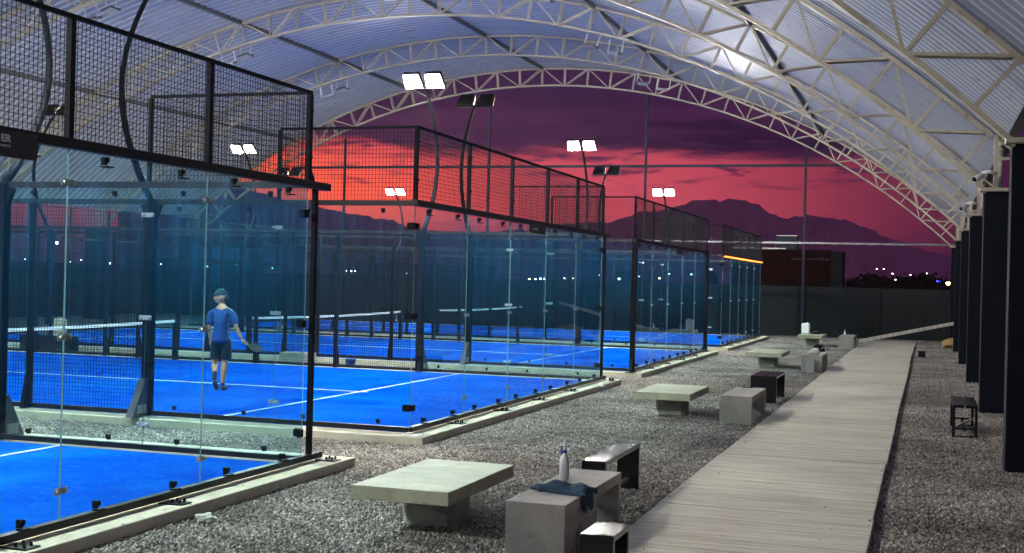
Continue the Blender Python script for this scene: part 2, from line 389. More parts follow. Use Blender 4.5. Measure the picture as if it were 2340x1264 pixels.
iop=ng.nodes.new('GeometryNodeInstanceOnPoints'); ri=ng.nodes.new('FunctionNodeRandomValue'); ri.data_type='INT'
ri.inputs[4].default_value=0; ri.inputs[5].default_value=3
mm=ng.nodes.new('ShaderNodeMath'); mm.operation='MULTIPLY'; mm.inputs[1].default_value=math.pi/2
cx=ng.nodes.new('ShaderNodeCombineXYZ'); ng.links.new(ri.outputs[2],mm.inputs[0]); ng.links.new(mm.outputs[0],cx.inputs[2])
ng.links.new(jn.outputs[0],iop.inputs['Points']); ng.links.new(gi.outputs[0],iop.inputs['Instance']); ng.links.new(cx.outputs[0],iop.inputs['Rotation'])
ng.links.new(iop.outputs[0],go.inputs[0])
md=gr.modifiers.new('spread','NODES'); md.node_group=ng

# a few loose stones kicked onto the kerbs and the path
K_=190; sv=[];sf=[]
for i in range(K_):
    if i%3: px_=random.choice((4.0,5.96))+random.gauss(0,.30); px_=min(max(px_,4.02),5.93); py_=random.uniform(6,50); pz=-.050
    else: cy_=random.choice(CY0); px_=random.uniform(.08,.29); py_=cy_+random.uniform(-.2,10.6); pz=-.008
    b0=random.randrange(N); q_=V[b0]-V[b0].mean(0); q_=q_*random.uniform(.4,.9); q_[:,2]*=.7
    sv+= [(px_+a,py_+b,pz+c) for a,b,c in q_]; sf+=[tuple(12*i+k for k in f) for f in icf.tolist()]
sm_=bpy.data.meshes.new('loose_stones'); sm_.from_pydata(sv,[],sf); sm_.materials.append(M['pebble']); lo=link('loose_stones',sm_); lo['kind']='stuff'; tag(lo,'loose stones scattered on the path edges and kerbs','gravel')
ys=[-1.5,3.0,7.2,11.86,15.68,20.52,25.34,28.91,32.83,37.49,43.25,49.35]
pm=MB()
for a,b in zip(ys,ys[1:]): pm.box(4.0+random.uniform(-.015,.015),5.97+random.uniform(-.015,.015),a+.02,b-.02,G,-.055+random.uniform(-.004,.004))
pm.box(4.05,6.0,49.5,54.2,G,-.09)
tag(pm.build('path',M['path'],bevel=.006),kind='structure')

CY=[2.22,15.22,28.25,41.28]        # near side of each court
for i,y0 in enumerate(CY):
    sl=MB().box(-20.35,.30,y0-.28,y0+10.72,G-.01,-.012).build('court_slab',M['slab'],bevel=.012); sl['kind']='structure'
    tf=MB().box(-19.91,-.09,y0+.08,y0+9.92,-.012,-.004).build('court_turf',M['turf']); tf['kind']='structure'
    ln=MB()
    for X in (-3.05,-16.95): ln.box(X-.025,X+.025,y0+.03,y0+9.97,-.004,.001)
    ln.box(-17.10,-2.90,y0+4.975,y0+5.025,-.0035,.0015)
    ln.build('court_lines',M['line'])['kind']='structure'

# ------------------------------------------------------------------ court enclosures
def wires(axis, c, a0,a1,z0,z1, hs=.05, vs=.055, r=.0022):
    """welded wire grid in the plane axis=c"""
    b=MB(); 
    na=max(1,round((a1-a0)/hs)); nz=max(1,round((z1-z0)/vs))
    for i in range(na+1):
        a=a0+(a1-a0)*i/na
        p,q=((c,a,z0),(c,a,z1)) if axis==0 else ((a,c,z0),(a,c,z1))
        b.bar(p,q,2*r,2*r,(1,0,0),cap=False)
    for j in range(nz+1):
        zz=z0+(z1-z0)*j/nz
        p,q=((c+.004,a0,zz),(c+.004,a1,zz)) if axis==0 else ((a0,c+.004,zz),(a1,c+.004,zz))
        b.bar(p,q,2*r,2*r,(0,0,1),cap=False)
    return b
MC={}
def part(key, name, fn, mats, parent, loc, **kw):
    if key not in MC: MC[key]=fn().mesh(name,mats)
    return link(name, MC[key], parent, loc=loc, **kw)
def pane(axis,length,z0=.07,z1=2.965):
    b=MB(); t=.005; g=.005
    if axis==0: x0,x1,y0,y1=-t,t,g,length-g
    else: x0,x1,y0,y1=g,length-g,-t,t
    vs=[(x0,y0,z0),(x1,y0,z0),(x1,y1,z0),(x0,y1,z0),(x0,y0,z1),(x1,y0,z1),(x1,y1,z1),(x0,y1,z1)]
    big=[(0,3,7,4),(1,2,6,5)] if axis==0 else [(0,1,5,4),(3,2,6,7)]
    oth=[f for f in [(0,3,2,1),(4,5,6,7),(0,1,5,4),(1,2,6,5),(2,3,7,6),(3,0,4,7)] if set(f) not in [set(x) for x in big]]
    b.mi=0; b.add(vs,big); b.mi=1; b.add(vs,oth); return b
def connector(axis):
    b=MB()
    if axis==0: b.box(.007,.012,-.08,.08,-.026,.026)
    else: b.box(-.08,.08,-.012,-.007,-.026,.026)
    for d in (-.055,.055):
        if axis==0: b.lathe([(.018,0),(.016,.018),(.006,.022)],(.012,d,0),10,'x')
        else: b.lathe([(.016,0),(.016,-.018),(.006,-.022)],(d,-.012,0),10,'y')
    return b
def clampm(axis):
    b=MB()
    if axis==0: b.box(-.018,.020,-.018,.018,-.030,.030).lathe([(.024,0),(.024,.016),(.01,.022)],(.022,0,.01),10,'x').box(-.02,.05,-.014,.07,-.05,-.038)
    else: b.box(-.018,.018,-.020,.018,-.030,.030).lathe([(.024,0),(.024,-.016),(.01,-.022)],(0,-.022,.01),10,'y')
    return b
def corner_bracket():
    return MB().prism([(-.10,-.03),(-.08,-.045),(.0,-.045),(0,.045),(-.08,.045),(-.10,.03)],1,-.030,-.008).box(.008,.030,0,.10,-.04,.04).box(-.01,.02,-.02,.01,-.04,.04)
def base_plate():
    b=MB().box(-.02,.22,-.08,.08,-.012,0)
    for x in (.10,.17):
        for y in (-.04,.04): b.lathe([(.012,0),(.012,.03),(.006,.034)],(x,y,0),8)
    return b

CL=['nearest, cut by the left frame edge, with a black corner post and a sign','second, where the person plays, with frameless glass corner','third, with thick black posts at both glass corners','farthest, with an orange light strip on its top rail']
courts=[]
for ci,y0 in enumerate(CY):
    c=empty('padel_court_enclosure',(0,y0,0),
      ['nearest glass and black mesh court enclosure, cut off by the left frame edge',
       'glass and black mesh enclosure around the court where the person walks',
       'third glass court enclosure, the one with thick black corner posts',
       'farthest glass court enclosure, with the orange light strip on its top rail'][ci],'court enclosure','padel court enclosures in a row')
    courts.append(c)
    detail = True
    thick = ci==2
    ext = .45 if ci<2 else .02
    for ex in (0,-20):
        s_=1 if ex==0 else -1
        # rails
        MB().box(ex-.035*1,ex+.045,-.02,10+(.42 if ci<2 else 0),.012,.075).build('bottom_rail',M['rail'],c,bevel=.004)
        MB().box(ex-.04,ex+.05,-.05,10+ext,2.965,3.045).build('top_rail',M['rail'],c,bevel=.004)
        MB().box(ex-.02,ex+.02,-.02,10.02,3.98,4.015).build('top_tube',M['black'],c)
        for k in range(5):
            p=part(('pane',0),'glass_panel',lambda:pane(0,2.0),[M['glass'],M['glass_edge']],c,(ex,2*k,0))
            part(('mesh',0),'mesh_panel',lambda:wires(0,0,.03,1.97,3.05,3.98),M['wire'],c,(ex,2*k,0))
            if ex==0:
                for d in (.45,1.55):
                    part('clamp0','clamp',lambda:clampm(0),M['black'],p,(0,d,.125))
                    part('clamp0t','clamp',lambda:clampm(0),M['black'],p,(0,d,2.91))
                if k:
                    for zz in (.30,1.5,2.70): part('conn0','connector',lambda:connector(0),M['fitting'],p,(0,0,zz))
                    part('plate','base_plate',base_plate,M['rail'],c,(.03,2*k-.6,-.012+.013))
        for k in range(6):
            part('mpost','mesh_post',lambda:MB().box(-.025,.025,-.03,.03,3.045,3.98).lathe([(.016,0),(.016,.016),(.01,.02)],(.025,0,3.3),8,'x').lathe([(.016,0),(.016,.016),(.01,.02)],(.025,0,3.8),8,'x'),M['black'],c,(ex,2*k,0))
        if ex==0:
            for yy,zz in ((0,.32),(0,1.52),(0,2.70),(10,.32),(10,1.5),(10,2.69)):
                if thick: continue
                o=part('cbr','corner_bracket',corner_bracket,M['black'],c,(0,yy,zz))
                if yy==10: o.rotation_euler.z=math.pi; o.rotation_euler.x=0; o.location=(-.012,yy,zz); o.scale=(-1,1,1)
        if thick:
            for yy in (0,10):
                MB().box(ex-.05,ex+.06,yy-.05,yy+.05,0,2.965).build('corner_post',M['black'],c)
                d=1 if yy else -1
                MB().prism([(yy,.0),(yy+d*.30,.0),(yy+d*.20,.28),(yy+d*.05,.30)],0,ex+.02,ex+.035).box(ex-.08,ex+.12,min(yy,yy+d*.32),max(yy,yy+d*.32),-.012+.001,.002).build('foot_bracket',M['rail'],c)
        elif ci<2 and ex==0:
            MB().box(-.02,.03,10.13,10.19,.012,2.965).build('corner_post',M['black'],c)
            part('plate','base_plate',base_plate,M['rail'],c,(.04,10.36,.001))
            MB().prism([(10.02,3.045),(10.16,3.045),(10.03,3.22)],0,-.006,.006).build('gusset',M['black'],c)
        else:
            MB().box(ex-.02,ex+.02,-.02,.02,.0,.06).build('corner_foot',M['black'],c)
    for sd in (0,10):
        out=-1 if sd==0 else 1
        MB().box(-20,0,sd-.035,sd+.035,.012,.070).build('side_bottom_rail',M['rail'],c)
        MB().box(-19.94,-.055,sd-.035,sd+.035,2.967,3.035).build('side_top_rail',M['rail'],c)
        for ex in (0,-20):
            s_=-1 if ex==0 else 1
            x0=min(ex,ex+s_*2)
            MB().box(x0+.0,x0+2,sd-.018,sd+.018,3.982,4.012).build('side_top_tube',M['black'],c)
            MB().box(ex+s_*2-.02,ex+s_*2+.02,sd-.02,sd+.02,3.04,3.98).build('mesh_post',M['black'],c)
            part(('mesh',1),'mesh_panel',lambda:wires(1,0,.03,1.97,3.05,3.98),M['wire'],c,(x0,sd,0))
            for k in range(2):
                xx=min(ex+s_*2*k,ex+s_*2*(k+1))
                p=part(('pane',1),'glass_panel',lambda:pane(1,2.0),[M['glass'],M['glass_edge']],c,(xx,sd,0))
                for d in (.45,1.55):
                    part('clamp1','clamp',lambda:clampm(1),M['black'],p,(d,0,.125)); part('clamp1t','clamp',lambda:clampm(1),M['black'],p,(d,0,2.90))
                if k==0 and ex==0:
                    for zz in (.30,1.5,2.66): part('conn1','connector',lambda:connector(1),M['fitting'],p,(0,0,zz))
            # sturdy post where the glass meets the mesh, with its sloping foot
            px=ex+s_*4
            MB().box(px-.07,px+.07,sd-.06,sd+.06,0,3.0).prism([(px-.07,2.72),(px+.07,2.72),(px+.17,2.96),(px-.17,2.96)],1,sd-.03,sd+.03).build('side_post',M['black'],c,bevel=.005)
            ft=MB().prism([(sd+out*.06,.52),(sd+out*.12,.52),(sd+out*.42,.0),(sd+out*.06,.0)],0,px-.055,px+.055).build('foot_bracket',M['galv'],c)  # dark metal given a lighter grey, standing for lamplight on it
            MB().box(px+.056,px+.060,min(sd+out*.10,sd+out*.30),max(sd+out*.10,sd+out*.30),.05,.17).build('sticker',M['white_plastic'],ft)
        for a in (-6,-8,-8.9,-11.1,-12,-14):
            MB().box(a-.04,a+.04,sd-.035,sd+.035,0,2.967).prism([(sd,.5),(sd+out*.05,.5),(sd+out*.16,0),(sd,0)],0,a-.03,a+.03).build('mesh_post',M['black'],c)
        for a,b in ((-6,-4),(-8,-6),(-8.9,-8),(-12,-11.1),(-14,-12),(-16,-14)):
            L=b-a
            part(('smesh',round(L,2)),'mesh_panel',lambda:wires(1,0,.04,L-.04,.07,2.967),M['wire'],c,(a,sd,0))
        MB().box(-11.06,-8.94,sd-.02,sd+.02,2.25,2.29).build('door_lintel',M['black'],c)

# end wall signs
def text_mesh(txt, size, name, mat, parent, loc, rot, shear=0, bold=0, sx=1):
    cu=bpy.data.curves.new(name,'FONT'); cu.body=txt; cu.size=size; cu.extrude=.0015; cu.shear=shear; cu.offset=bold; cu.space_character=1.05
    ob=bpy.data.objects.new('tmp',cu); COL.objects.link(ob); dg=bpy.context.evaluated_depsgraph_get()
    me=bpy.data.meshes.new_from_object(ob.evaluated_get(dg)); bpy.data.objects.remove(ob)
    me.materials.clear(); me.materials.append(mat)
    o=link(name,me,parent,loc=loc); o.rotation_euler=rot; o.scale=(sx,1,1); return o
for ci,y0,ya,yb in ((0,CY[0],4.43,5.57),(1,CY[1],4.80,5.72),(2,CY[2],4.80,5.70)):
    h=.19 if ci==0 else .14
    sg=MB().prism([(ya+.02,2.825),(yb-.02,2.825),(yb,2.845),(yb,2.83+h),(ya,2.83+h),(ya,2.845)],0,.052,.060).build('name_board',M['sign'])
    sg.location=(0,y0,0)
    tag(sg,['large dark name board with pale letters on the top rail at the left edge','small dark name board on the top rail of the second court end wall','small dark name board on the top rail of the third court end wall'][ci],'sign','name boards on the court end walls')
    if ci==0:
        text_mesh('ER',.072,'lettering',M['letters'],sg,(.0615,7.395-y0,2.935),(R(90),0,R(90)),0.0,.003,1.25)
        text_mesh('COURTS',.026,'lettering',M['letters'],sg,(.0615,7.34-y0,2.895),(R(90),0,R(90)),0,0,1.5)
    elif ci==1:
        text_mesh('ER COURTS',.04,'lettering',M['letters'],sg,(.0615,5.0,2.885),(R(90),0,R(90)),0,0,1.2)

# orange light strip on the farthest court
st=MB()
for k in range(10): st.box(.056,.085,CY[3]+k*1.0+.1,CY[3]+k*1.0+.93,2.955,2.99)
led=tag(st.build('light_strip',M['led_o']),'glowing orange light strip along the top rail of the farthest court','light strip')

# nets
def make_net():
    r=empty('court_net',(0,0,0),'','court net','nets across the courts')
    for yy in (.14,9.86):
        d=1 if yy<5 else -1
        MB().box(-10.05,-9.95,yy-.05,yy+.05,0,.94).prism([(yy-d*.05,.0),(yy-d*.05,.35),(yy-d*.13,0)],0,-10.03,-9.97).build('net_post',M['black'],r)
    def zt(y): t=(y-5)/4.8; return .875+.045*t*t
    b=MB(); m_=MB(); K=24
    for i in range(K):
        ya,yb=.19+9.62*i/K,.19+9.62*(i+1)/K
        b.add([(-10.008,ya,zt(ya)),(-9.992,ya,zt(ya)),(-9.992,yb,zt(yb)),(-10.008,yb,zt(yb)),(-10.008,ya,zt(ya)-.06),(-9.992,ya,zt(ya)-.06),(-9.992,yb,zt(yb)-.06),(-10.008,yb,zt(yb)-.06)],[(0,1,2,3),(7,6,5,4),(0,3,7,4),(1,5,6,2)])
    for i in range(210):
        y_=.19+9.62*i/209; m_.bar((-10,y_,.01),(-10,y_,zt(y_)-.055),.003,.003,(1,0,0),cap=False)
    for j in range(19):
        for i in range(6):
            ya,yb=.19+9.62*i/6,.19+9.62*(i+1)/6
            f=j/19; m_.bar((-10,ya,.01+(zt(ya)-.06)*f),(-10,yb,.01+(zt(yb)-.06)*f),.003,.003,(1,0,0),cap=False)
    b.build('white_tape',M['tape'],r); m_.build('net_mesh',M['wire'],r); return r
net0=make_net()
for i,y0 in enumerate(CY):
    o=net0 if i==0 else copy_tree(net0); o.location=(0,y0,0)
    o['label']=['black net with white tape across the nearest court','black net with white tape across the court where the person walks','black net with white tape across the third court, seen behind the person','black net with white tape across the farthest court'][i]

# ------------------------------------------------------------------ floodlight masts
def make_mast(h):
    r=empty('floodlight_mast',(0,0,0),'','floodlight mast','floodlight masts of the courts')
    pts=[];rad=[]
    for i in range(15):
        t=i/14; z=3.0+(h-3.25)*t; bow=-.80*math.sin(math.pi*min(1,t*1.0))**.9*(1-.1*t)
        pts.append((0,bow,z)); rad.append(.052-.018*t)
    pl=MB().tube(pts,rad,10).build('mast_pole',M['black'],r,smooth=True)
    MB().box(-.09,.09,-.07,.07,2.98,3.02).build('mast_foot',M['black'],pl)
    t=R(44)   # tilt below the horizontal
    dn=Vector((0,math.cos(t),-math.sin(t))); upv=Vector((0,math.sin(t),math.cos(t))); base=Vector((0,.02,h-.22))
    MB().bar(base+Vector((-.46,0,0)),base+Vector((.46,0,0)),.045,.045,(0,0,1)).build('crossbar',M['black'],r)
    for sx_ in (-.25,.25):
        p0=base+Vector((sx_,0,.02)); 
        def P(a,b_,c_): return p0+Vector((a,0,0))+upv*b_+dn*c_
        b=MB(); w_,hh=.205,.36
        b.add([P(-w_,0,-.05),P(w_,0,-.05),P(w_*.86,hh,-.05),P(-w_*.86,hh,-.05),P(-w_,0,.03),P(w_,0,.03),P(w_*.86,hh,.03),P(-w_*.86,hh,.03)],[(0,3,2,1),(4,5,6,7),(0,1,5,4),(1,2,6,5),(2,3,7,6),(3,0,4,7)])
        for k in range(7):
            a=-w_*.8+w_*1.6*k/6; b.bar(P(a*.95,.03,-.06),P(a*.85,hh-.03,-.06),.008,.03,dn)
        fl=b.build('floodlight',M['black'],r)
        e=MB(); w2=.175; e.add([P(-w2,.03,.034),P(w2,.03,.034),P(w2*.86,hh-.03,.034),P(-w2*.86,hh-.03,.034),P(-w2,.03,.0305),P(w2,.03,.0305),P(w2*.86,hh-.03,.0305),P(-w2*.86,hh-.03,.0305)],[(0,1,2,3),(4,7,6,5),(0,4,5,1),(1,5,6,2),(2,6,7,3),(3,7,4,0)])
        rm=MB(); o_=[P(-w_*.99,.003,.062),P(w_*.99,.003,.062),P(w_*.85,hh-.003,.062),P(-w_*.85,hh-.003,.062)]; i_=[P(-w2,.03,.0345),P(w2,.03,.0345),P(w2*.86,hh-.03,.0345),P(-w2*.86,hh-.03,.0345)]
        rm.add(o_+i_,[(0,1,5,4),(1,2,6,5),(2,3,7,6),(3,0,4,7)]); rm.build('halo_rim',M['halo_rim'],fl)  # added rim, amber-coloured to imitate a halo around the lens
        e.build('lamp_lens',M['flood'],fl)
    return r
mast_h={0:6.35,1:6.35,2:6.38,3:5.88}; protos={}
ML={(1,1,0):'mast with the biggest glaring lamp pair, left of centre against the roof edge',(2,0,0):'curved mast whose dark lamp backs hang just right of the biggest glaring lamps',
(2,1,0):'mast with a glaring lamp pair right of centre in the dark cloud',(3,0,0):'mast with dark lamp backs against red sky by the second court mesh corner',(3,1,0):'mast with a glaring lamp pair beside the mountain',
(2,1,1):'mast with a glaring lamp pair seen through the nearest court upper mesh',(3,1,1):'mast with the small glaring lamp pair low in the orange sky',(3,0,1):'mast with small dark lamp backs seen through mesh left of the black corner post',
(2,0,1):'mast with dark lamp backs seen through mesh above the name board at left',(1,0,0):'tall curved black mast crossing the nearest upper mesh, its lamps above the frame',(0,1,0):'thick black mast leaning behind the mesh near the left edge, its lamps above the frame'}
for ci,y0 in enumerate(CY):
    for side in (0,1):
        for xi,X in enumerate((-4,-16)):
            h=mast_h[ci]
            if h not in protos: o=protos[h]=make_mast(h)
            else: o=copy_tree(protos[h])
            o.location=(X,y0+10*side,0); o.rotation_euler.z=math.pi*side
            o['label']=ML.get((ci,side,xi),'black floodlight mast of the nearest courts, outside the photo' )
            if (ci,side,xi) not in ML: o['label']='black floodlight mast, %s side of the %s court, %s end'%(('near','far')[side],('nearest','second','third','farthest')[ci],('path','far')[xi])

# ------------------------------------------------------------------ arched canopy
AX,AZ=-10.38,-14.91; RL,RU,RS=25.76,26.52,26.66; DA=.0407
def arc(r,a): return (AX+r*math.sin(a),AZ+r*math.cos(a))
can=empty('arched_canopy',(AX,35,0),'huge arched metal roof on cream lattice trusses and dark columns over the courts','canopy')
TY=[16.1+7.68*k for k in range(-1,6)]
def cpart(o,lab=None):
    o.parent=can; o.matrix_parent_inverse=Matrix.Translation((-AX,-35,0)); return o
AE=math.asin(17.72/RL)
K=18
chL=MB(); chU=MB(); web=MB(); n=72
AU=math.asin(17.78/RU)
for i in range(n):
    a,b=-AE+2*AE*i/n,-AE+2*AE*(i+1)/n; (x0,z0),(x1,z1)=arc(RL,a),arc(RL,b)
    chL.bar((x0,0,z0),(x1,0,z1),.065,.18,(0,1,0),cap=False)
    a,b=-AU+2*AU*i/n,-AU+2*AU*(i+1)/n; (x0,z0),(x1,z1)=arc(RU,a),arc(RU,b)
    chU.bar((x0,0,z0),(x1,0,z1),.065,.18,(0,1,0),cap=False)
for k in range(-K,K+1):
    a=k*DA; p,q=arc(RL+.03,a),arc(RU-.03,a)
    for d in (-.095,.095): web.bar((p[0],d,p[1]),(q[0],d,q[1]),.042,.03,(0,1,0),cap=False)
    if k<K:
        a2=(k+1)*DA
        if k%2==0: p,q=arc(RU-.03,a+.003),arc(RL+.03,a2-.003)
        else: p,q=arc(RL+.03,a+.003),arc(RU-.03,a2-.003)
        for d in ((0,) if k%2==0 else (-.095,.095)): web.bar((p[0],d,p[1]),(q[0],d,q[1]),.045,.03,(0,1,0),cap=False)
for s_ in (-1,1):
    xe=AX+s_*17.86; 
    web.bar((xe,0,3.86),(xe,0,arc(RU,AU)[1]+.02),.07,.10)
    web.bar((xe+s_*.38,0,3.86),(xe+s_*.38,0,4.42),.05,.08); web.bar((xe,0,4.38),(xe+s_*.38,0,4.38),.05,.08)
    web.bar((xe,0,arc(RU,AU)[1]-.02),(xe+s_*.4,0,4.42),.04,.05)
meL=chL.mesh('lower_chord',M['truss']); meU=chU.mesh('upper_chord',M['truss']); meW=web.mesh('web_lattice',M['truss'])
mePl=MB().box(17.60,18.55,-.16,.16,3.80,3.86).mesh('seat_plate',M['truss'])
colm=MB().box(0,.86,-.24,.24,G-.02,3.80).mesh('column',M['column'])
for y in TY:
    t=cpart(bpy.data.objects.new('truss',None)); COL.objects.link(t); t.location=(0,y,0)
    for nme,me in (('lower_chord',meL),('upper_chord',meU),('web_lattice',meW)): link(nme,me,t)
    link('seat_plate',mePl,t,loc=(AX,0,0)); link('seat_plate',mePl,t,loc=(AX-36.15,0,0))
    for s_ in (-1,1):
        o=cpart(link('column',colm)); o.location=(AX+17.68 if s_>0 else AX-17.68-.86,y+.24,0)
        x=AX+s_*17.95
        pp=cpart(MB().tube([(x+s_*.28,y+.45,4.85),(x+s_*.12,y+.45,4.80),(x,y+.45,4.72),(x,y+.45,4.6),(x,y+.45,3.80)],.055,12).lathe([(.062,0),(.062,.05)],(x,y+.45,4.55),12).build('downpipe',M['pvc'],smooth=True))
# corrugated sheet, ribs run along the arch
y0r,y1r=-4.0,54.75; prof=[]; p_=RP; y=y0r
while y<y1r:
    prof += [(y,0),(y+.06,.012),(y+.12,.05),(y+.19,.075),(y+.26,.05),(y+.32,.012)]; y+=p_
prof=np.array(prof); na=90; aS=math.asin(18.03/RS); ang=np.linspace(-aS,aS,na+1)
PY,PH=prof[:,0],prof[:,1]; AA,II=np.meshgrid(ang,np.arange(len(prof)),indexing='ij')
rr=RS-PH[II]; VX=AX+rr*np.sin(AA); VZ=AZ+rr*np.cos(AA); VY=PY[II]
V=np.stack([VX,VY,VZ],-1).reshape(-1,3); m_=len(prof)
ii,jj=np.meshgrid(np.arange(na),np.arange(m_-1),indexing='ij'); a_=ii*m_+jj
F=np.stack([a_,a_+1,a_+m_+1,a_+m_],-1).reshape(-1,4)
me=bpy.data.meshes.new('roof_sheet'); me.vertices.add(len(V)); me.vertices.foreach_set('co',V.ravel()); me.loops.add(F.size); me.loops.foreach_set('vertex_index',F.ravel().astype(np.int32))
me.polygons.add(len(F)); me.polygons.foreach_set('loop_start',np.arange(len(F),dtype=np.int32)*4); me.polygons.foreach_set('loop_total',np.full(len(F),4,dtype=np.int32)); me.update(); me.validate()
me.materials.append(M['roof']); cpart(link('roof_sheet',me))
for k in (-12,-6,0,6,12):
    a=k*DA; x,z=arc(RU+.03,a)
    cpart(MB().bar((x,8,z),(x,54.6,z),.16,.10,(math.cos(a),0,-math.sin(a))).build('purlin',simple('purlin_paint%d'%k,(.10,.10,.10),.6)))
for s_ in (-1,1):
    x=AX+s_*18.1; cpart(MB().box(x-.09,x+.09,-4,54.7,4.72,4.74).box(x-.09,x-.07,-4,54.7,4.74,4.88).box(x+.07,x+.09,-4,54.7,4.74,4.90).build('gutter',M['galv']))

# small floodlights clamped under the trusses, switched off
def make_small():
    r=empty('clamp_floodlight',(0,0,0),'','floodlight','small floodlights hanging under the trusses')
    MB().bar((-.15,0,0),(-.15,-.06,-.26),.02,.02).bar((.15,0,0),(.15,-.06,-.26),.02,.02).bar((-.15,-.06,-.26),(.15,-.06,-.26),.02,.02,(0,0,1)).build('bracket',M['white_metal'],r)
    h=MB().box(-.13,.13,-.17,.07,-.30,-.255).build('lamp_housing',M['galv'],r)
    MB().box(-.115,.115,-.155,.055,-.303,-.2995).build('lamp_lens',M['flood_off'],h); return r
sm0=make_small(); first=True
for ti,yt in ((2,TY[2]),(3,TY[3]),(4,TY[4]),(5,TY[5])):
    for bx in (-17.35,-16.6,-3.95,-3.2):
        o=sm0 if first else copy_tree(sm0); first=False; o.scale=(1.6,1.6,1.5)
        z=AZ+math.sqrt(RL*RL-(bx-AX)**2)-.06
        o.location=(bx,yt-.02,z); o.rotation_euler=(R(12 if bx%1>.5 else -6),R(8 if bx>-10 else -14),R(random.uniform(-14,14)))
        o['label']='small white floodlight, %s one of pair, %s of roof crown, %s truss from far end'%('left' if bx in(-17.35,-3.95) else 'right','left' if bx<-10 else 'right',{5:'second',4:'third',3:'fourth',2:'fifth'}[ti])
# cameras on the columns
def make_cctv():
    r=empty('security_camera',(0,0,0),'','security camera','security cameras on the columns')
    MB().tube([(0,0,.10),(-.12,0,.12),(-.22,0,.08)],.035,10).build('arm',M['white_plastic'],r,smooth=True)
    b=MB().tube([(-.20,.02,.06),(-.30,-.10,-.02),(-.33,-.14,-.04)],.055,12).build('camera_body',M['white_plastic'],r,smooth=True)
    MB().lathe([(.045,0),(.02,-.02)],(-.33,-.16,-.03),12,'y').build('lens',M['black'],b); return r
cc=make_cctv(); cc.location=(7.45,23.6,4.02); cc['label']='white security camera on the top of the second column from the right'
c2=copy_tree(cc); c2.location=(7.42,31.3,3.98); c2['label']='white security camera on the top of the third column from the right'

# ------------------------------------------------------------------ gable frame, fences
FY=55.8
gf=empty('gable_frame',(0,FY,0),'tall dark steel frame of thin posts and two long rails across the open end','frame')
for i,X in enumerate((-27.6,-20.75,-13.3,-5.8,1.27)):
    zt=max(3.9,AZ+math.sqrt(max(0,RL*RL-(X-AX)**2))+.05) 
    MB().box(X-.05,X+.05,-.05,.05,G-.02,zt).build('frame_post',M['frame'],gf)
MB().box(-23.3,2.9,-.10,-.052,7.24,7.36).build('frame_rail',M['frame'],gf)
MB().box(-27.9,7.6,-.10,-.052,3.90,3.98).build('frame_rail',M['galv'],gf)
fe=empty('screen_fence',(0,FY+.25,0),'dark green shade net fence across the far end','fence')
MB().box(-31,7.9,.0,.02,G,2.06).build('screen_net',M['net_screen'],fe)
for X in np.arange(-30,8,3.45): MB().box(X-.03,X+.03,-.06,-.002,G,2.10).build('fence_post',M['black'],fe)
fe=empty('screen_fence',(-31,0,0),'dark green shade net fence along the far left side behind the courts','fence')
MB().box(.0,.02,-8,FY,G,2.3).build('screen_net',M['net_screen'],fe)
for Y in np.arange(2,56,4): MB().box(.022,.08,Y-.03,Y+.03,G,2.35).build('fence_post',M['black'],fe)

# ------------------------------------------------------------------ furniture
def make_table(x0,x1,y0,y1,lab,big=False):
    r=empty('concrete_table',((x0+x1)/2,(y0+y1)/2,G),lab,'table','low concrete tables beside the courts')
    hx,hy=(x1-x0)/2,(y1-y0)/2; top=.30-G
    MB().box(-hx,hx,-hy,hy,top-.115,top).build('tabletop',M['table'],r,bevel=.006)
    w,d=.24,.24
    prof=lambda w,d,cc:[(-w+cc,-d),(w-cc,-d),(w,-d+cc),(w,d-cc),(w-cc,d),(-w+cc,d),(-w,d-cc),(-w,-d+cc)]
    MB().prism(prof(w,d,.05),2,-.03,top-.1145).build('pedestal',M['bench'],r,bevel=.004)
    return r
make_table(1.88,2.74,9.52,11.22,'stained low concrete table nearest the camera beside the bench with the bottle')
make_table(1.97,2.88,19.7,21.5,'low concrete table in the second group, beside the bench with the phone')
make_table(1.93,2.86,33.1,35.0,'low concrete table in the third group, before the bench with the leaning board')
make_table(1.98,2.86,46.4,48.3,'farthest low concrete table, carrying the white jug')
def make_bench(x0,x1,y0,y1,lab,hole=False):
    r=empty('concrete_bench',((x0+x1)/2,(y0+y1)/2,G),lab,'bench','concrete benches beside the path')
    hx,hy=(x1-x0)/2,(y1-y0)/2; top=.32-G; t=.09
    MB().box(-hx,hx,-hy,hy,top-t,top).build('seat',M['bench'],r,bevel=.006)
    MB().box(-hx,hx,-hy,-hy+t,-.02,top-t-.0003).build('leg',M['bench'],r,bevel=.004)
    MB().box(-hx,hx,hy-t,hy,-.02,top-t-.0003).build('leg',M['bench'],r,bevel=.004)
    if hole:
        # broken side panel with a jagged gap at its foot
        poly=[(-hy+t+.0005,-.02),(-.60,-.02),(-.62,.06),(-.55,.10),(-.56,.18),(-.47,.21),(-.42,.24),(-.38,.19),(-.36,.10),(-.38,.04),(-.33,-.02),(.10,-.02),(.10,top-t-.0005),(-hy+t+.0005,top-t-.0005)]
        MB().prism(poly,0,hx-.07,hx-.012).build('side_panel',M['bench'],r)
        MB().box(hx-.25,hx-.13,-.60,-.36,-.02,.16).build('broken_core',M['block'],r)
    return r
make_bench(3.31,3.79,9.27,11.13,'concrete bench nearest the camera, with a towel and a spray bottle on it',True)
make_bench(3.36,3.85,19.6,21.4,'concrete bench in the second group, with a dark phone on it')
make_bench(3.40,3.91,32.5,34.4,'concrete bench with a pale bag on top and a board leaning on its end')
make_bench(3.44,3.95,46.1,48.1,'farthest concrete bench, a plain block beside the path')
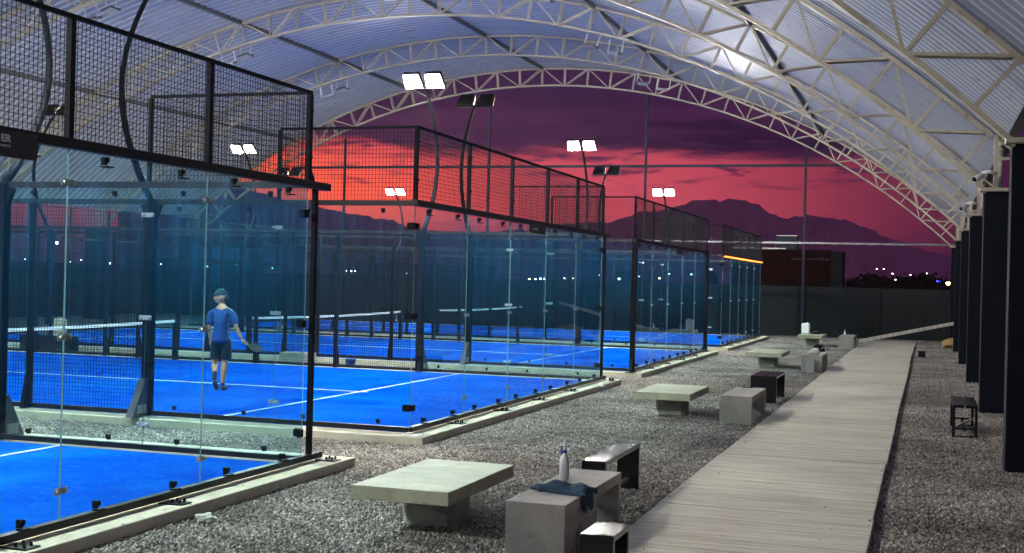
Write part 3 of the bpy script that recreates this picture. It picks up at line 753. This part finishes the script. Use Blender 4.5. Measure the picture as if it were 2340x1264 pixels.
def make_steel(x0,x1,y0,y1,z,lab,planks=1,closed=True):
    r=empty('steel_bench',((x0+x1)/2,(y0+y1)/2,G),lab,'bench','black steel benches')
    hx,hy=(x1-x0)/2,(y1-y0)/2; top=z-G; 
    w=2*hx/planks
    for k in range(planks): MB().box(-hx+k*w+(.008 if k else 0),-hx+(k+1)*w-(.008 if k<planks-1 else 0),-hy,hy,top-.045,top).build('seat',M['steel'],r,bevel=.004)
    for s_ in (-1,1):
        y_=s_*(hy-.02)
        if closed: MB().box(-hx,hx,y_-.02,y_+.02,0,top-.0455).build('leg',M['steel'],r)
        else:
            b=MB()
            for x_ in (-hx+.02,hx-.02): b.box(x_-.02,x_+.02,y_-.02,y_+.02,.041,top-.0455)
            b.box(-hx,hx,y_-.02,y_+.02,0,.04).box(-hx+.041,hx-.041,y_-.015,y_+.015,.13,.16); b.build('leg',M['steel'],r)
    MB().bar((0,-hy+.05,.12),(0,hy-.05,.12),.03,.04,(1,0,0)).build('stretcher',M['galv'] if closed else M['steel'],r)
    if not closed: MB().bar((-hx+.03,-hy+.1,.15),(hx-.03,hy-.1,.15),.03,.03,(0,0,1)).build('brace',M['wood'],r)
    return r
make_steel(3.34,3.57,11.42,12.9,.36,'long glossy black steel bench just behind the nearest concrete bench')
make_steel(4.22,4.45,8.1,8.56,.36,'short glossy black steel stool at the bottom edge of the photo')
make_steel(3.33,3.80,23.4,24.85,.38,'wide black steel bench with two seat planks behind the phone bench',2)
make_steel(3.35,3.60,36.2,37.6,.34,'small black steel bench hidden behind the bench with the pale bag')
make_steel(6.77,7.12,19.6,21.2,.36,'open black steel frame bench with two planks beside the columns on the right',2,False)
# things lying about
zt=.3205
b=empty('spray_bottle',(3.45,10.43,zt),'white spray bottle with a blue neck standing on the nearest concrete bench','bottle')
MB().lathe([(.036,0),(.042,.01),(.042,.17),(.036,.20),(.016,.222),(.016,.235)],n=20).build('bottle_body',M['white_plastic'],b,smooth=True)
MB().lathe([(.019,.235),(.019,.262)],n=16).box(-.034,-.022,-.006,.006,.225,.297).build('trigger',M['blue_plastic'],b)
MB().lathe([(.013,.262),(.013,.30),(.010,.305),(.007,.345),(.005,.35)],n=14).box(-.045,.0,-.008,.008,.296,.308).build('nozzle',M['white_plastic'],b)
# towel: a crumpled sheet draped over the bench edge
bm=bmesh.new(); NX,NY=46,30; gv={}
for i in range(NX+1):
    for j in range(NY+1):
        u,v=i/NX,j/NY
        x=3.32+.62*u; y=9.74+.42*v+.05*math.sin(5*u+1); 
        fold=.030*abs(math.sin(9*v+3*u+1.2*math.sin(4*u)))+.014*abs(math.sin(23*v-7*u))+.012*math.sin(17*u+5*v)
        edge=3.795
        z=zt+.004+max(0,fold)*min(1,6*min(u,1-u)+.25)*min(1,6*min(v,1-v)+.2)
        xo=x
        if x>edge:
            dx=x-edge; z=zt+.012+.02*math.sin(20*v)-dx*1.0; xo=edge+.016+.018*math.sin(14*v+2)**2
        wob=.02*math.sin(13*v+2)+.015*math.sin(31*v)
        if u<.02: xo+=wob
        xo+= (1-u)*(.10*(abs(v-.45)*2)**2)
        gv[i,j]=bm.verts.new((xo,y+.03*math.sin(6*u)*(v-.5),z))
for i in range(NX):
    for j in range(NY):
        if i>NX*.80 and j>NY*.72: continue
        bm.faces.new((gv[i,j],gv[i+1,j],gv[i+1,j+1],gv[i,j+1]))
me=bpy.data.meshes.new('towel'); bm.to_mesh(me); bm.free(); me.materials.append(M['cloth'])
tw=link('towel',me,smooth=True); m=tw.modifiers.new('s','SOLIDIFY'); m.thickness=.008
tag(tw,'crumpled dark blue towel hanging over the edge of the nearest concrete bench','towel')
ph=MB().box(-.09,.09,-.04,.04,0,.012).build('mobile_phone',M['black'],bevel=.004,loc=(3.56,21.3,zt)); tag(ph,'dark phone lying on the second concrete bench','phone')
MB().box(-.02,.02,-.02,.02,.0121,.018).build('camera_lens',M['galv'],ph)
def lump(name, c, r, mat, lab, cat, seed, n=3, sq=(1,1,.7)):
    rs=random.Random(seed); bm=bmesh.new(); bmesh.ops.create_icosphere(bm,subdivisions=n,radius=1)
    dirs=[(Vector((rs.gauss(0,1),rs.gauss(0,1),rs.gauss(0,1))).normalized(),rs.uniform(.1,.35),rs.uniform(3,9)) for _ in range(9)]
    for v in bm.verts:
        p=v.co.copy(); k=1
        for d,a,q in dirs: k+=a*.35*math.sin(q*p.dot(d)+a*9)
        v.co=Vector((p.x*r*sq[0]*k,p.y*r*sq[1]*k,max(-r*sq[2]*.55,p.z*r*sq[2]*k)))
    me=bpy.data.meshes.new(name); bm.to_mesh(me); bm.free(); me.materials.append(mat)
    o=link(name,me,loc=(c[0],c[1],c[2]+r*sq[2]*.55)); return tag(o,lab,cat)
lump('plastic_bag',(3.66,33.2,zt),.13,M['bag'],'pale crumpled plastic bag on the third concrete bench','bag',3)
j=empty('water_jug',(2.16,47.6,.301),'squarish white water jug on the farthest concrete table','jug')
MB().box(-.15,.15,-.12,.12,0,.40).build('jug_body',M['white_plastic'],j,bevel=.05); MB().lathe([(.03,.40),(.03,.43)],(.05,0,0),12).build('cap',M['white_plastic'],j)
lump('sports_bag',(2.55,47.9,.301),.16,M['shorts'],'dark limp bag beside the white jug on the farthest table','bag',8,sq=(1.4,1,.5))
lump('sports_bag',(3.45,36.9,.341),.09,M['shorts'],'dark little bundle on the small black bench beyond the pale bag','bag',9,sq=(1.2,1,.6))
lb=MB().lathe([(.035,0),(.035,.10),(.014,.14),(.014,.17)],n=12).build('bottle',M['white_plastic'],smooth=True,loc=(3.56,47.6,zt)); tag(lb,'small pale bottle standing on the farthest concrete bench','bottle')
MB().lathe([(.016,.17),(.016,.19)],n=12).build('cap',M['white_metal'],lb)
lump('crumpled_bottle',(3.0,44.6,G+.02),.10,M['bag'],'crumpled clear plastic bottle on the gravel before the farthest bench','litter',12,sq=(1.3,1,.6))
lump('crumpled_wrapper',(3.22,44.3,G+.02),.07,M['brown'],'brown wrapper on the gravel beside the crumpled bottle','litter',13,sq=(1.3,1,.6))
bd=MB().box(-.10,.10,-.02,.02,0,.40).build('leaning_board',M['grey_board'],loc=(3.63,32.25,G+.01)); bd.rotation_euler.x=R(-24); tag(bd,'short grey board leaning on the end of the third concrete bench','board')
bx_=empty('junction_box',(6.27,42.1,G),'small black box standing on the gravel right of the path','box')
MB().box(-.11,.11,-.12,.12,0,.19).build('box_body',M['black'],bx_,bevel=.01); MB().box(-.13,.13,-.14,.14,.191,.22).build('lid',M['black'],bx_,bevel=.005)
co_=MB()
for k in range(5):
    rr_=.30-.012*(k%2); co_.tube([(rr_*math.cos(t*math.pi/12),.05*k-.1,rr_*math.sin(t*math.pi/12)) for t in range(25)],.03,8,cap=False)
hc=co_.build('hose_coil',M['coil'],smooth=True,loc=(7.28,49.6,G+.16)); hc.rotation_euler=(R(62),0,R(20)); tag(hc,'straw coloured coil of hose by the far columns','hose')
lump('crumpled_film',(.55,9.45,G+.03),.07,M['bag'],'crumpled clear plastic film on the gravel near the nearest kerb','litter',21,sq=(1.2,.9,.6))
lump('round_stone',(.37,24.0,-.02),.05,M['white_plastic'],'pale round stone at the kerb of the second court','stone',2,sq=(1,1,.9))
pk=MB().box(-.14,.14,-.05,.05,0,.012).build('paper_sheet',M['white_plastic'],loc=(.12,15.02,-.011)); pk.rotation_euler.z=.3; tag(pk,'white paper scrap lying on the kerb corner of the second court','paper')
blk=MB().box(-.42,.42,-.2,.2,0,.16).box(-.40,.38,-.19,.19,.1605,.30).build('kerb_block',M['block'],bevel=.01,loc=(-7.78,26.85,G+.01)); tag(blk,'two stacked pale concrete blocks on the gravel behind the second court','block')
bk=empty('bucket',(-6.43,26.9,G),'small blue bucket on the gravel behind the mesh of the second court','bucket')
MB().lathe([(.09,0),(.13,.2),(.135,.21)],n=18).build('bucket_body',M['blue_plastic'],bk,smooth=True)
MB().tube([(.13*math.cos(t*math.pi/10),0,.2+.12*math.sin(t*math.pi/10)) for t in range(11)],.004,6).build('handle',M['galv'],bk)
# left hand gap between the second and the third court
s1=make_steel(-15.4,-13.9,26.4,26.75,.33,'long black steel bench on the gravel far left between two courts')
pst=MB().prism([(-.16,0),(.16,0),(.13,.82),(.04,.9),(-.10,.86)],1,-.12,.12).build('concrete_post',M['slab'],bevel=.02,loc=(-14.75,27.1,G)); tag(pst,'upright pale concrete stub behind the long black bench far left','post')
jj=empty('water_jug',(-16.2,26.7,G),'small white jug on the gravel far left behind the mesh','jug')
MB().box(-.10,.10,-.09,.09,0,.26).build('jug_body',M['white_plastic'],jj,bevel=.03); MB().lathe([(.03,.26),(.03,.30)],n=12).build('cap',M['white_plastic'],jj)

# perforated beam lying across the end of the path
pb=MB(); p0=Vector((3.9,51.2,-.03)); p1=Vector((9.6,53.6,1.22)); pb.bar(p0,p1,.13,.03,(-.39,.92,0)); d=(p1-p0).normalized()
pbe=pb.build('slotted_beam',simple('pale_beam_paint',(.72,.70,.62),.5,0,.2,5)); tag(pbe,'pale slotted steel beam sloping up from the far end of the path to the columns','beam')
ho=MB()
for k in range(22):
    for s_ in (-.035,.035):
        q_=p0+d*(.35+k*.26); upn=d.cross(Vector((-.39,.92,0))).normalized(); q_=q_+upn*s_
        nrm=Vector((.39,-.92,0)).normalized()
        ho.bar(q_+nrm*.0155,q_+nrm*.019,.028,.028,(0,0,1))
ho.build('slots',M['black'],pbe)

# ------------------------------------------------------------------ beyond the fence
sh=empty('red_shed',(0,60.5,0),'tall dark red shed behind the far fence with faded lettering near its top','shed')
MB().box(-2.6,2.05,0,2.4,G,3.78).build('shed_wall',M['red'],sh)
MB().box(2.053,2.6,.05,2.4,G,3.74).build('shed_side',M['black'],sh)
MB().box(-2.5,.0,-.05,-.003,3.80,3.85).build('roof_edge',M['white_metal'],sh)
lt=MB(); rs=random.Random(4); x=.30
while x<2.0:
    h=rs.uniform(.04,.10); lt.bar((x,-.012,3.30+rs.uniform(-.02,.03)),(x+rs.uniform(-.01,.05),-.012,3.30+h+.05),.012,.004); lt.bar((x,-.012,3.31),(x+.09,-.012,3.33+rs.uniform(-.02,.04)),.010,.004); x+=rs.uniform(.05,.11)
lt.build('lettering',M['faint'],sh)
rb=empty('roof_cabinet',(-.05,61.2,3.785),'small grey cabinet with a bright top edge on the red shed','cabinet')
MB().box(-.5,.5,0,.6,0,.66).build('cabinet_body',M['frame'],rb); MB().box(-.52,.52,-.02,.62,.661,.69).build('lid',M['white_metal'],rb)

# distant street lamps
lights=[(-229.2,9.3,2.4,'w'),(-232.0,2.9,.9,'w'),(-224.6,4.0,.8,'w'),(-220.8,4.6,1.1,'w'),(-211.4,3.8,1.5,'w'),(-210.7,.9,2.0,'o'),(-209.4,4.8,.8,'w'),(-196.9,4.1,.7,'w'),(-194.6,3.9,1,'w'),(-138.1,3.3,1.2,'w'),(-136.8,3.3,1.1,'w'),(-135.7,3.3,1.2,'w'),
(-87.9,2.3,1.3,'o'),(-86.3,2.3,1.1,'w'),(-85.0,2.5,1.3,'w'),(-83.9,2.5,1.4,'w'),(-78.8,2.7,.9,'w'),(-76.6,2.8,.8,'o'),(-65.0,2.9,1.3,'w'),(-55.0,3.3,1.2,'o'),(-52.6,4.4,.8,'w'),(-47.3,4.4,.9,'w'),(-4.6,6.6,.5,'w'),(-3.1,6.6,.5,'w'),(-1.1,5.6,.6,'w'),(-.4,4.2,.8,'w'),(2.8,5.4,.5,'w'),(4.9,5.3,.9,'w'),(7.2,4.5,.9,'w'),(7.4,3.5,.7,'w'),(6.3,5.8,.4,'w'),(-4.9,2.9,.8,'w'),(10.9,3.7,2.2,'o'),(8.6,4.1,.8,'b'),(9.3,4.1,.9,'b'),(-180,3.6,.9,'w'),(-171,4.4,.7,'o'),(-160,3.5,.8,'w'),(-121,3.0,.8,'w'),(-113,3.8,.6,'w'),(-101,3.2,.8,'o'),(-240,4.4,.9,'w'),(-70,3.7,.6,'w'),(-60,3.6,.6,'w')]
lm={}
for i,(x,z,s_,k) in enumerate(lights):
    if k not in lm:
        lm[k]=(MB().lathe([(.02,-.19),(.13,-.15),(.19,-.06),(.19,.05),(.10,.12),(.02,.13)],n=10).mesh('lamp_head',M['lamp_'+k]))
    D=300; o=empty('street_lamp',(x,D,0),None,'street lamp','street lamps of the distant town')
    o['label']='far off %s point of town light above the dark horizon'%{'w':'white','o':'orange','b':'blue'}[k]
    h=link('lamp_head',lm[k],o,loc=(0,0,z)); h.scale=(s_,s_,s_)
    MB().box(-.06,.06,.2,.32,G,z).build('lamp_pole',M['black'],o)
    o['group']='far %s town lights'%{'w':'white','o':'orange','b':'blue'}[k]

# far dark trees and houses on the horizon
def make_tree(name,r,h,seed,mat=M['leaf']):
    rs=np.random.default_rng(seed); b=MB(); root=empty(name)
    MB().tube([(0,0,0),(.1*r,0,h*.3),(0,.1*r,h*.6)],[.06*r+.1,.05*r+.07,.03],7).build('trunk',M['bark'],root)
    n=420; cl=rs.normal(size=(9,3))*np.array([r*.42,r*.42,h*.13])+np.array([0,0,h*.62])
    for i in range(n):
        c_=cl[i%9]+rs.normal(size=3)*np.array([r*.24,r*.24,h*.11]); a=rs.normal(size=3); a/=np.linalg.norm(a); b2=np.cross(a,rs.normal(size=3)); b2/=np.linalg.norm(b2); s_=rs.uniform(.08,.2)*r
        b.add([c_-a*s_,c_+b2*s_*.5,c_+a*s_,c_-b2*s_*.5],[(0,1,2,3)])
    b.build('crown',mat,root); return root
tp=[make_tree('tree',3.5,8,11),make_tree('tree',4.5,6.5,12),make_tree('tree',3.0,9,13)]
spots=[(-9.5,4.6,'first'),(-5.2,5.4,'second'),(-2.2,4.4,'third'),(.6,5.0,'fourth'),(3.4,5.5,'fifth'),(5.6,4.7,'sixth'),(8.0,5.2,'seventh'),(10.6,4.9,'eighth'),(13.2,5.6,'ninth')]
for i,(x,h,w) in enumerate(spots):
    o=tp[i] if i<3 else copy_tree(tp[i%3]); D=285+12*(i%4); o.location=(x,D,G); k=h/(8,6.5,9)[i%3]; o.scale=(k*1.2,k*1.2,k*1.08); o.rotation_euler.z=i*1.3
    tag(o,'%s dark bushy tree from the left on the horizon right of the shed'%w,'tree','dark trees on the horizon')
for i,(x,w_,h,lab) in enumerate(((-4,9,3.4,'left low dark house on the horizon right of the red shed'),(7,8,3.8,'right low dark house on the horizon near the blue lights'),(-60,26,4.6,'long dark building on the horizon behind the far courts'),(-130,40,5,'wide dark building on the horizon seen through the court glass'),(-205,44,5.2,'long dark building on the horizon behind the player'))):
    hh=empty('far_house',(x,330,G),lab,'house','dark houses on the horizon'); MB().box(-w_/2,w_/2,0,8,0,h).build('wall',M['dark_earth'],hh)
    MB().prism([(-w_/2-.4,h),(w_/2+.4,h),(w_/2-1.4,h+1.1),(-w_/2+1.4,h+1.1)],1,-.4,8.4).build('roof',M['black'],hh)

# mountains: terrain ridge about 6 km away
ridge=[(-4300,540),(-3900,505),(-3501,472),(-3340,425),(-3156,379),(-3078,373),(-2924,341),(-2772,324),(-2623,302),(-2548,267),(-2475,256),(-2330,244),(-2140,240),(-1954,260),(-1794,283),(-1570,301),(-1460,312),(-1352,345),(-1244,365),(-1159,378),(-1075,410),(-991,417),(-939,404),(-898,421),(-825,411),(-784,397),(-753,395),(-701,350),(-620,324),(-590,336),(-520,341),(-421,332),(-352,322),(-253,283),(-147,244),(-32,206),(119,159),(500,90),(1200,60)]
rx=np.array([p[0] for p in ridge],float); rz=np.array([p[1] for p in ridge],float)
nxs=520; xs=np.linspace(rx[0],rx[-1],nxs); zr=np.interp(xs,rx,rz); zr+=np.convolve(rng.normal(size=nxs),np.ones(3)/3,'same')*5.0+np.convolve(rng.normal(size=nxs),np.ones(11)/11,'same')*9
MS=.25; rows=19; rt_=13; V=[];F=[]; rel=rng.normal(size=(rows,nxs)); 
for _ in range(3): rel=(rel+np.roll(rel,1,1)+np.roll(rel,-1,1)+np.roll(rel,1,0))/4
for j in range(rows):
    t=j/rt_; yy=(4300+1700*t) if j<=rt_ else 6000+1100*(j-rt_)/(rows-1-rt_)
    kk=min(1,t)**1.35 if j<=rt_ else max(0,1-(j-rt_)/(rows-1-rt_))
    for i in range(nxs):
        x=xs[i]; g=kk+(.22*kk*(1-kk)*2*(math.sin(x*.013+3*t+1.5*math.sin(x*.0047))+2.2*rel[j,i]) if j!=rt_ else 0)
        f=yy/6000
        V.append((6.37+(x-6.37)*f*MS,yy*MS,G-.5+(zr[i]*g)*f*MS))
n_=nxs
for j in range(rows-1):
    for i in range(n_-1): a=j*n_+i; F.append((a,a+1,a+n_+1,a+n_))
me=bpy.data.meshes.new('mountains'); me.from_pydata(V,[],F); me.update(); me.materials.append(simple('dusky_mountain',(.78,.36,.56),.95,0,.16,.02))  # pink-purple base colour carries the dusk haze over the ridge
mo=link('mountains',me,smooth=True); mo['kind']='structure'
hz=MB().box(-1460,460,-310,1910,G-1.3,170).build('haze',None or bpy.data.materials.new('haze')); hz['kind']='stuff'
hm_=hz.data.materials[0]; hm_.use_nodes=True; hn=hm_.node_tree; hn.nodes.remove(hn.nodes['Principled BSDF']); pv=nd(hn,'ShaderNodeVolumePrincipled'); pv.inputs['Density'].default_value=.00011; pv.inputs['Anisotropy'].default_value=.5; pv.inputs['Color'].default_value=(.95,.93,.95,1)
hn.links.new(pv.outputs[0],hn.nodes['Material Output'].inputs['Volume'])
tag(hz,'thin dusk haze in the air')

# ------------------------------------------------------------------ person
def skinned(name, joints, edges, mat, parent, sub=2, root=0):
    me=bpy.data.meshes.new(name); me.from_pydata([j[0] for j in joints],edges,[]); me.update()
    o=link(name,me,parent); me.materials.append(mat)
    sk=o.modifiers.new('skin','SKIN'); sk.use_smooth_shade=True
    if not me.skin_vertices: me.skin_vertices.new()
    for i,j in enumerate(joints):
        r_=j[1]; me.skin_vertices[0].data[i].radius=(r_,r_) if not hasattr(r_,'__len__') else r_
        me.skin_vertices[0].data[i].use_root=(i==root)
    ss=o.modifiers.new('sub','SUBSURF'); ss.levels=sub; ss.render_levels=sub
    return o
per=empty('person',(-5.12,19.0,0),'person in blue shirt, black shorts and backwards cap walking on court, holding a racket','person')
per.rotation_euler.z=R(12)
# x right, y away from camera, z up
J=[((-.01,0,.90),(.11,.09)),((0,-.01,1.05),(.11,.08)),((.0,-.015,1.22),(.12,.08)),((.0,0,1.36),(.10,.07)),((-.005,.005,1.46),.055),((-.015,.015,1.53),.052), # 0-5 pelvis..neck
 ((-.10,.0,1.385),.050),((-.185,.0,1.35),.046),((-.215,-.02,1.12),.040),((-.215,.05,.90),.029),((-.213,.06,.86),.026),              # 6-10 left arm
 ((.10,.0,1.385),.050),((.185,.0,1.35),.046),((.255,-.03,1.13),.041),((.335,.02,.93),.029),((.352,.03,.895),.026),             # 11-15 right arm
 ((-.085,.0,.84),.088),((-.145,.12,.54),.060),((-.125,.06,.43),.064),((-.065,-.11,.26),.036),                                    # 16-19 left leg
 ((.085,.0,.84),.088),((.055,.02,.50),.060),((.060,-.01,.37),.064),((.045,-.01,.09),.036)]                                        # 20-23 right leg
ED=[(0,1),(1,2),(2,3),(3,4),(4,5),(3,6),(6,7),(7,8),(8,9),(9,10),(3,11),(11,12),(12,13),(13,14),(14,15),(0,16),(16,17),(17,18),(18,19),(0,20),(20,21),(21,22),(22,23)]
body=skinned('body',J,ED,M['skin'],per)
# head looking to the left
bm=bmesh.new(); bmesh.ops.create_uvsphere(bm,u_segments=24,v_segments=18,radius=1)
for v in bm.verts:
    x,y,z=v.co; fx=-x
    X=x*.098; Y=y*.076; Z=z*.120
    if z<-.1: X*=1-.18*(-z-.1); Y*=1-.25*(-z-.1)
    if fx>.55 and z<-.55: X-=.014
    if fx>.86 and -.35<z<.05 and abs(y)<.28: X-=.026*(1-abs(z+.18)/.3)      # nose
    if fx>.75 and .02<z<.22 and abs(y)<.5: X+=.006                          # eye line
    if fx>.8 and -.62<z<-.42 and abs(y)<.35: X-=.006                        # lips
    v.co=(X,Y,Z)
me=bpy.data.meshes.new('head'); bm.to_mesh(me); bm.free(); me.materials.append(M['skin'])
hd=link('head',me,per,smooth=True,loc=(-.028,.01,1.612)); hd.scale=(1.1,1.1,1.08); hd.rotation_euler=(0,R(-3),R(14))
MB().lathe([(.006,0),(.006,.004)],(-.088,-.030,.018),8,'x').lathe([(.006,0),(.006,.004)],(-.088,.030,.018),8,'x').build('eye',M['hair'],hd)
MB().box(-.103,-.088,-.022,.022,-.068,-.062).build('mouth',M['brown'],hd)
MB().lathe([(.012,0),(.026,-.006),(.028,-.014),(.018,-.02)],(.008,-.070,-.008),12,'y').build('ear',M['skin'],hd,smooth=True)
def cap_dome(name,mat,zc,rx,ry,rz,zmin,parent,back=False):
    bm=bmesh.new(); bmesh.ops.create_uvsphere(bm,u_segments=24,v_segments=16,radius=1)
    bmesh.ops.bisect_plane(bm,geom=bm.verts[:]+bm.edges[:]+bm.faces[:],plane_co=(0,0,zmin),plane_no=((.25 if back else -.12),0,1),clear_inner=True)
    for v in bm.verts: v.co=(v.co.x*rx,v.co.y*ry,v.co.z*rz+zc)
    me=bpy.data.meshes.new(name); bm.to_mesh(me); bm.free(); me.materials.append(mat); o=link(name,me,parent,smooth=True)
    s_=o.modifiers.new('s','SOLIDIFY'); s_.thickness=.004; return o
hair=skinned('hair',[((.035,0,.03),.070),((.055,0,-.03),.066),((.062,-.01,-.085),.045)],[(0,1),(1,2)],M['hair'],hd,2)
cap=cap_dome('cap',M['cap'],.012,.108,.088,.122,.16,hd)
bmv=MB()
pts=[]
for k in range(13):
    a=R(-62+124*k/12); pts.append((math.cos(a),math.sin(a)))
vs=[(.078+.020*c_,.062*s_,.030) for c_,s_ in pts]+[(.088+.052*c_,.058*s_,-.024-.014*c_) for c_,s_ in pts]
bmv.add(vs,[(i,i+1,13+i+1,13+i) for i in range(12)])
vz=bmv.build('visor',M['cap'],hd,smooth=True); s_=vz.modifiers.new('s','SOLIDIFY'); s_.thickness=.006
# shirt, shorts, socks, shoes
skinned('shirt',[((-.005,-.005,.80),(.215,.19)),((-.003,-.005,.90),(.195,.17)),((0,-.01,1.02),(.182,.126)),((0,-.012,1.18),(.182,.126)),((0,0,1.33),(.172,.116)),((0,.0,1.425),(.075,.070)),
 ((-.12,0,1.375),.082),((-.19,0,1.33),.074),((-.216,-.015,1.11),.072),((.12,0,1.375),.082),((.19,0,1.33),.074),((.246,-.02,1.12),.072)],
 [(0,1),(1,2),(2,3),(3,4),(4,5),(4,6),(6,7),(7,8),(4,9),(9,10),(10,11)],M['shirt'],per)
skinned('shorts',[((0,0,1.0),(.150,.11)),((0,0,.86),(.170,.125)),((-.09,.0,.79),.112),((-.105,.035,.58),.104),((-.108,.04,.53),.102),((.09,.0,.79),.112),((.085,.012,.58),.104),((.083,.014,.53),.102)],
 [(0,1),(1,2),(2,3),(3,4),(1,5),(5,6),(6,7)],M['shorts'],per)
skinned('sock',[((-.085,-.04,.335),.044),((-.065,-.11,.26),.041),((-.050,-.155,.185),.042)],[(0,1),(1,2)],M['sock'],per)
skinned('sock',[((.048,-.01,.17),.042),((.045,-.01,.08),.041)],[(0,1)],M['sock'],per)
skinned('shoe',[((-.046,-.165,.20),.044),((-.036,-.155,.12),.048),((-.026,-.115,.050),.044),((-.026,-.07,.035),.030)],[(0,1),(1,2),(2,3)],M['shoe'],per)
skinned('shoe',[((.050,-.035,.045),.047),((.052,.05,.045),.048),((.050,.16,.032),.038)],[(0,1),(1,2)],M['shoe'],per)
# hands: palm with five fingers each
def hand(name,org,dirv,side,curl):
    d=Vector(dirv).normalized(); sd=Vector(side); sd=(sd-d*sd.dot(d)).normalized(); nrm=d.cross(sd)
    o=Vector(org); js=[(o,.022),(o+d*.045,.028),(o+d*.085,.026)]; ed=[(0,1),(1,2)]
    for k,(off,l) in enumerate(((-.026,.065),(-.009,.078),(.009,.072),(.024,.056))):
        b=len(js); p=o+d*.088+sd*off; js+= [(p,.0105),(p+(d*math.cos(curl*.5)+nrm*math.sin(curl*.5))*l*.5,.0095),(p+(d*math.cos(curl*.5)+nrm*math.sin(curl*.5))*l*.5+(d*math.cos(curl)+nrm*math.sin(curl))*l*.5,.0085)]
        ed+=[(2,b),(b,b+1),(b+1,b+2)]
    b=len(js); p=o+d*.03-sd*.03; js+=[(p,.012),(p+d*.03-sd*.022+nrm*.01,.011),(p+d*.055-sd*.022+nrm*.025*curl,.009)]; ed+=[(1,b),(b,b+1),(b+1,b+2)]
    return skinned(name,[(tuple(a),r) for a,r in js],ed,M['skin'],per,1)
hand('hand',(-.213,.062,.865),(.05,.12,-1),(0,1,0),.6)
hand('hand',(.350,.028,.90),(.55,.1,-.75),(0,1,.1),1.9)
skinned('wristband',[((.326,.015,.945),.035),((.338,.02,.915),.034)],[(0,1)],M['sock'],per,1)
# racket held in the right hand
rk=empty('padel_racket',(-5.12,19.0,0),'dark round racket with a white grip held low in the right hand of the person','racket'); rk.rotation_euler.z=R(12)
A=Vector((.37,.04,.845)); D=Vector((.86,.10,-.42)).normalized(); A=A-D*.03
MB().tube([A,A+D*.13],.018,10).build('grip',M['grip'],rk,smooth=True)
ctr=A+D*.27; sdv=Vector((.15,.9,.42)); sdv=(sdv-D*sdv.dot(D)).normalized(); nv=D.cross(sdv)
hm=MB(); ring=[ctr+D*(.125*math.cos(t*math.pi/14))+sdv*(.115*math.sin(t*math.pi/14)) for t in range(28)]
hm.add([p+nv*.018 for p in ring]+[p-nv*.018 for p in ring],[tuple(range(28)),tuple(range(28,56))[::-1]]+[(i,(i+1)%28,28+(i+1)%28,28+i) for i in range(28)])
hm.build('racket_head',M['black'],rk); MB().tube([A+D*.125,A+D*.16+sdv*.03,ctr-D*.08+sdv*.085],.009,8).tube([A+D*.125,A+D*.16-sdv*.03,ctr-D*.08-sdv*.085],.009,8).build('racket_throat',M['black'],rk)

# ------------------------------------------------------------------ render settings
S.render.engine='CYCLES'
cyc=S.cycles; cyc.max_bounces=10; cyc.diffuse_bounces=4; cyc.glossy_bounces=4; cyc.transmission_bounces=6; cyc.transparent_max_bounces=48
cyc.sample_clamp_indirect=6; cyc.sample_clamp_direct=0; cyc.use_denoising=True; cyc.caustics_reflective=False; cyc.caustics_refractive=False; cyc.use_light_tree=True
S.view_settings.view_transform='Standard'; S.view_settings.look='None'; S.view_settings.exposure=0; S.view_settings.gamma=1
S.render.film_transparent=False
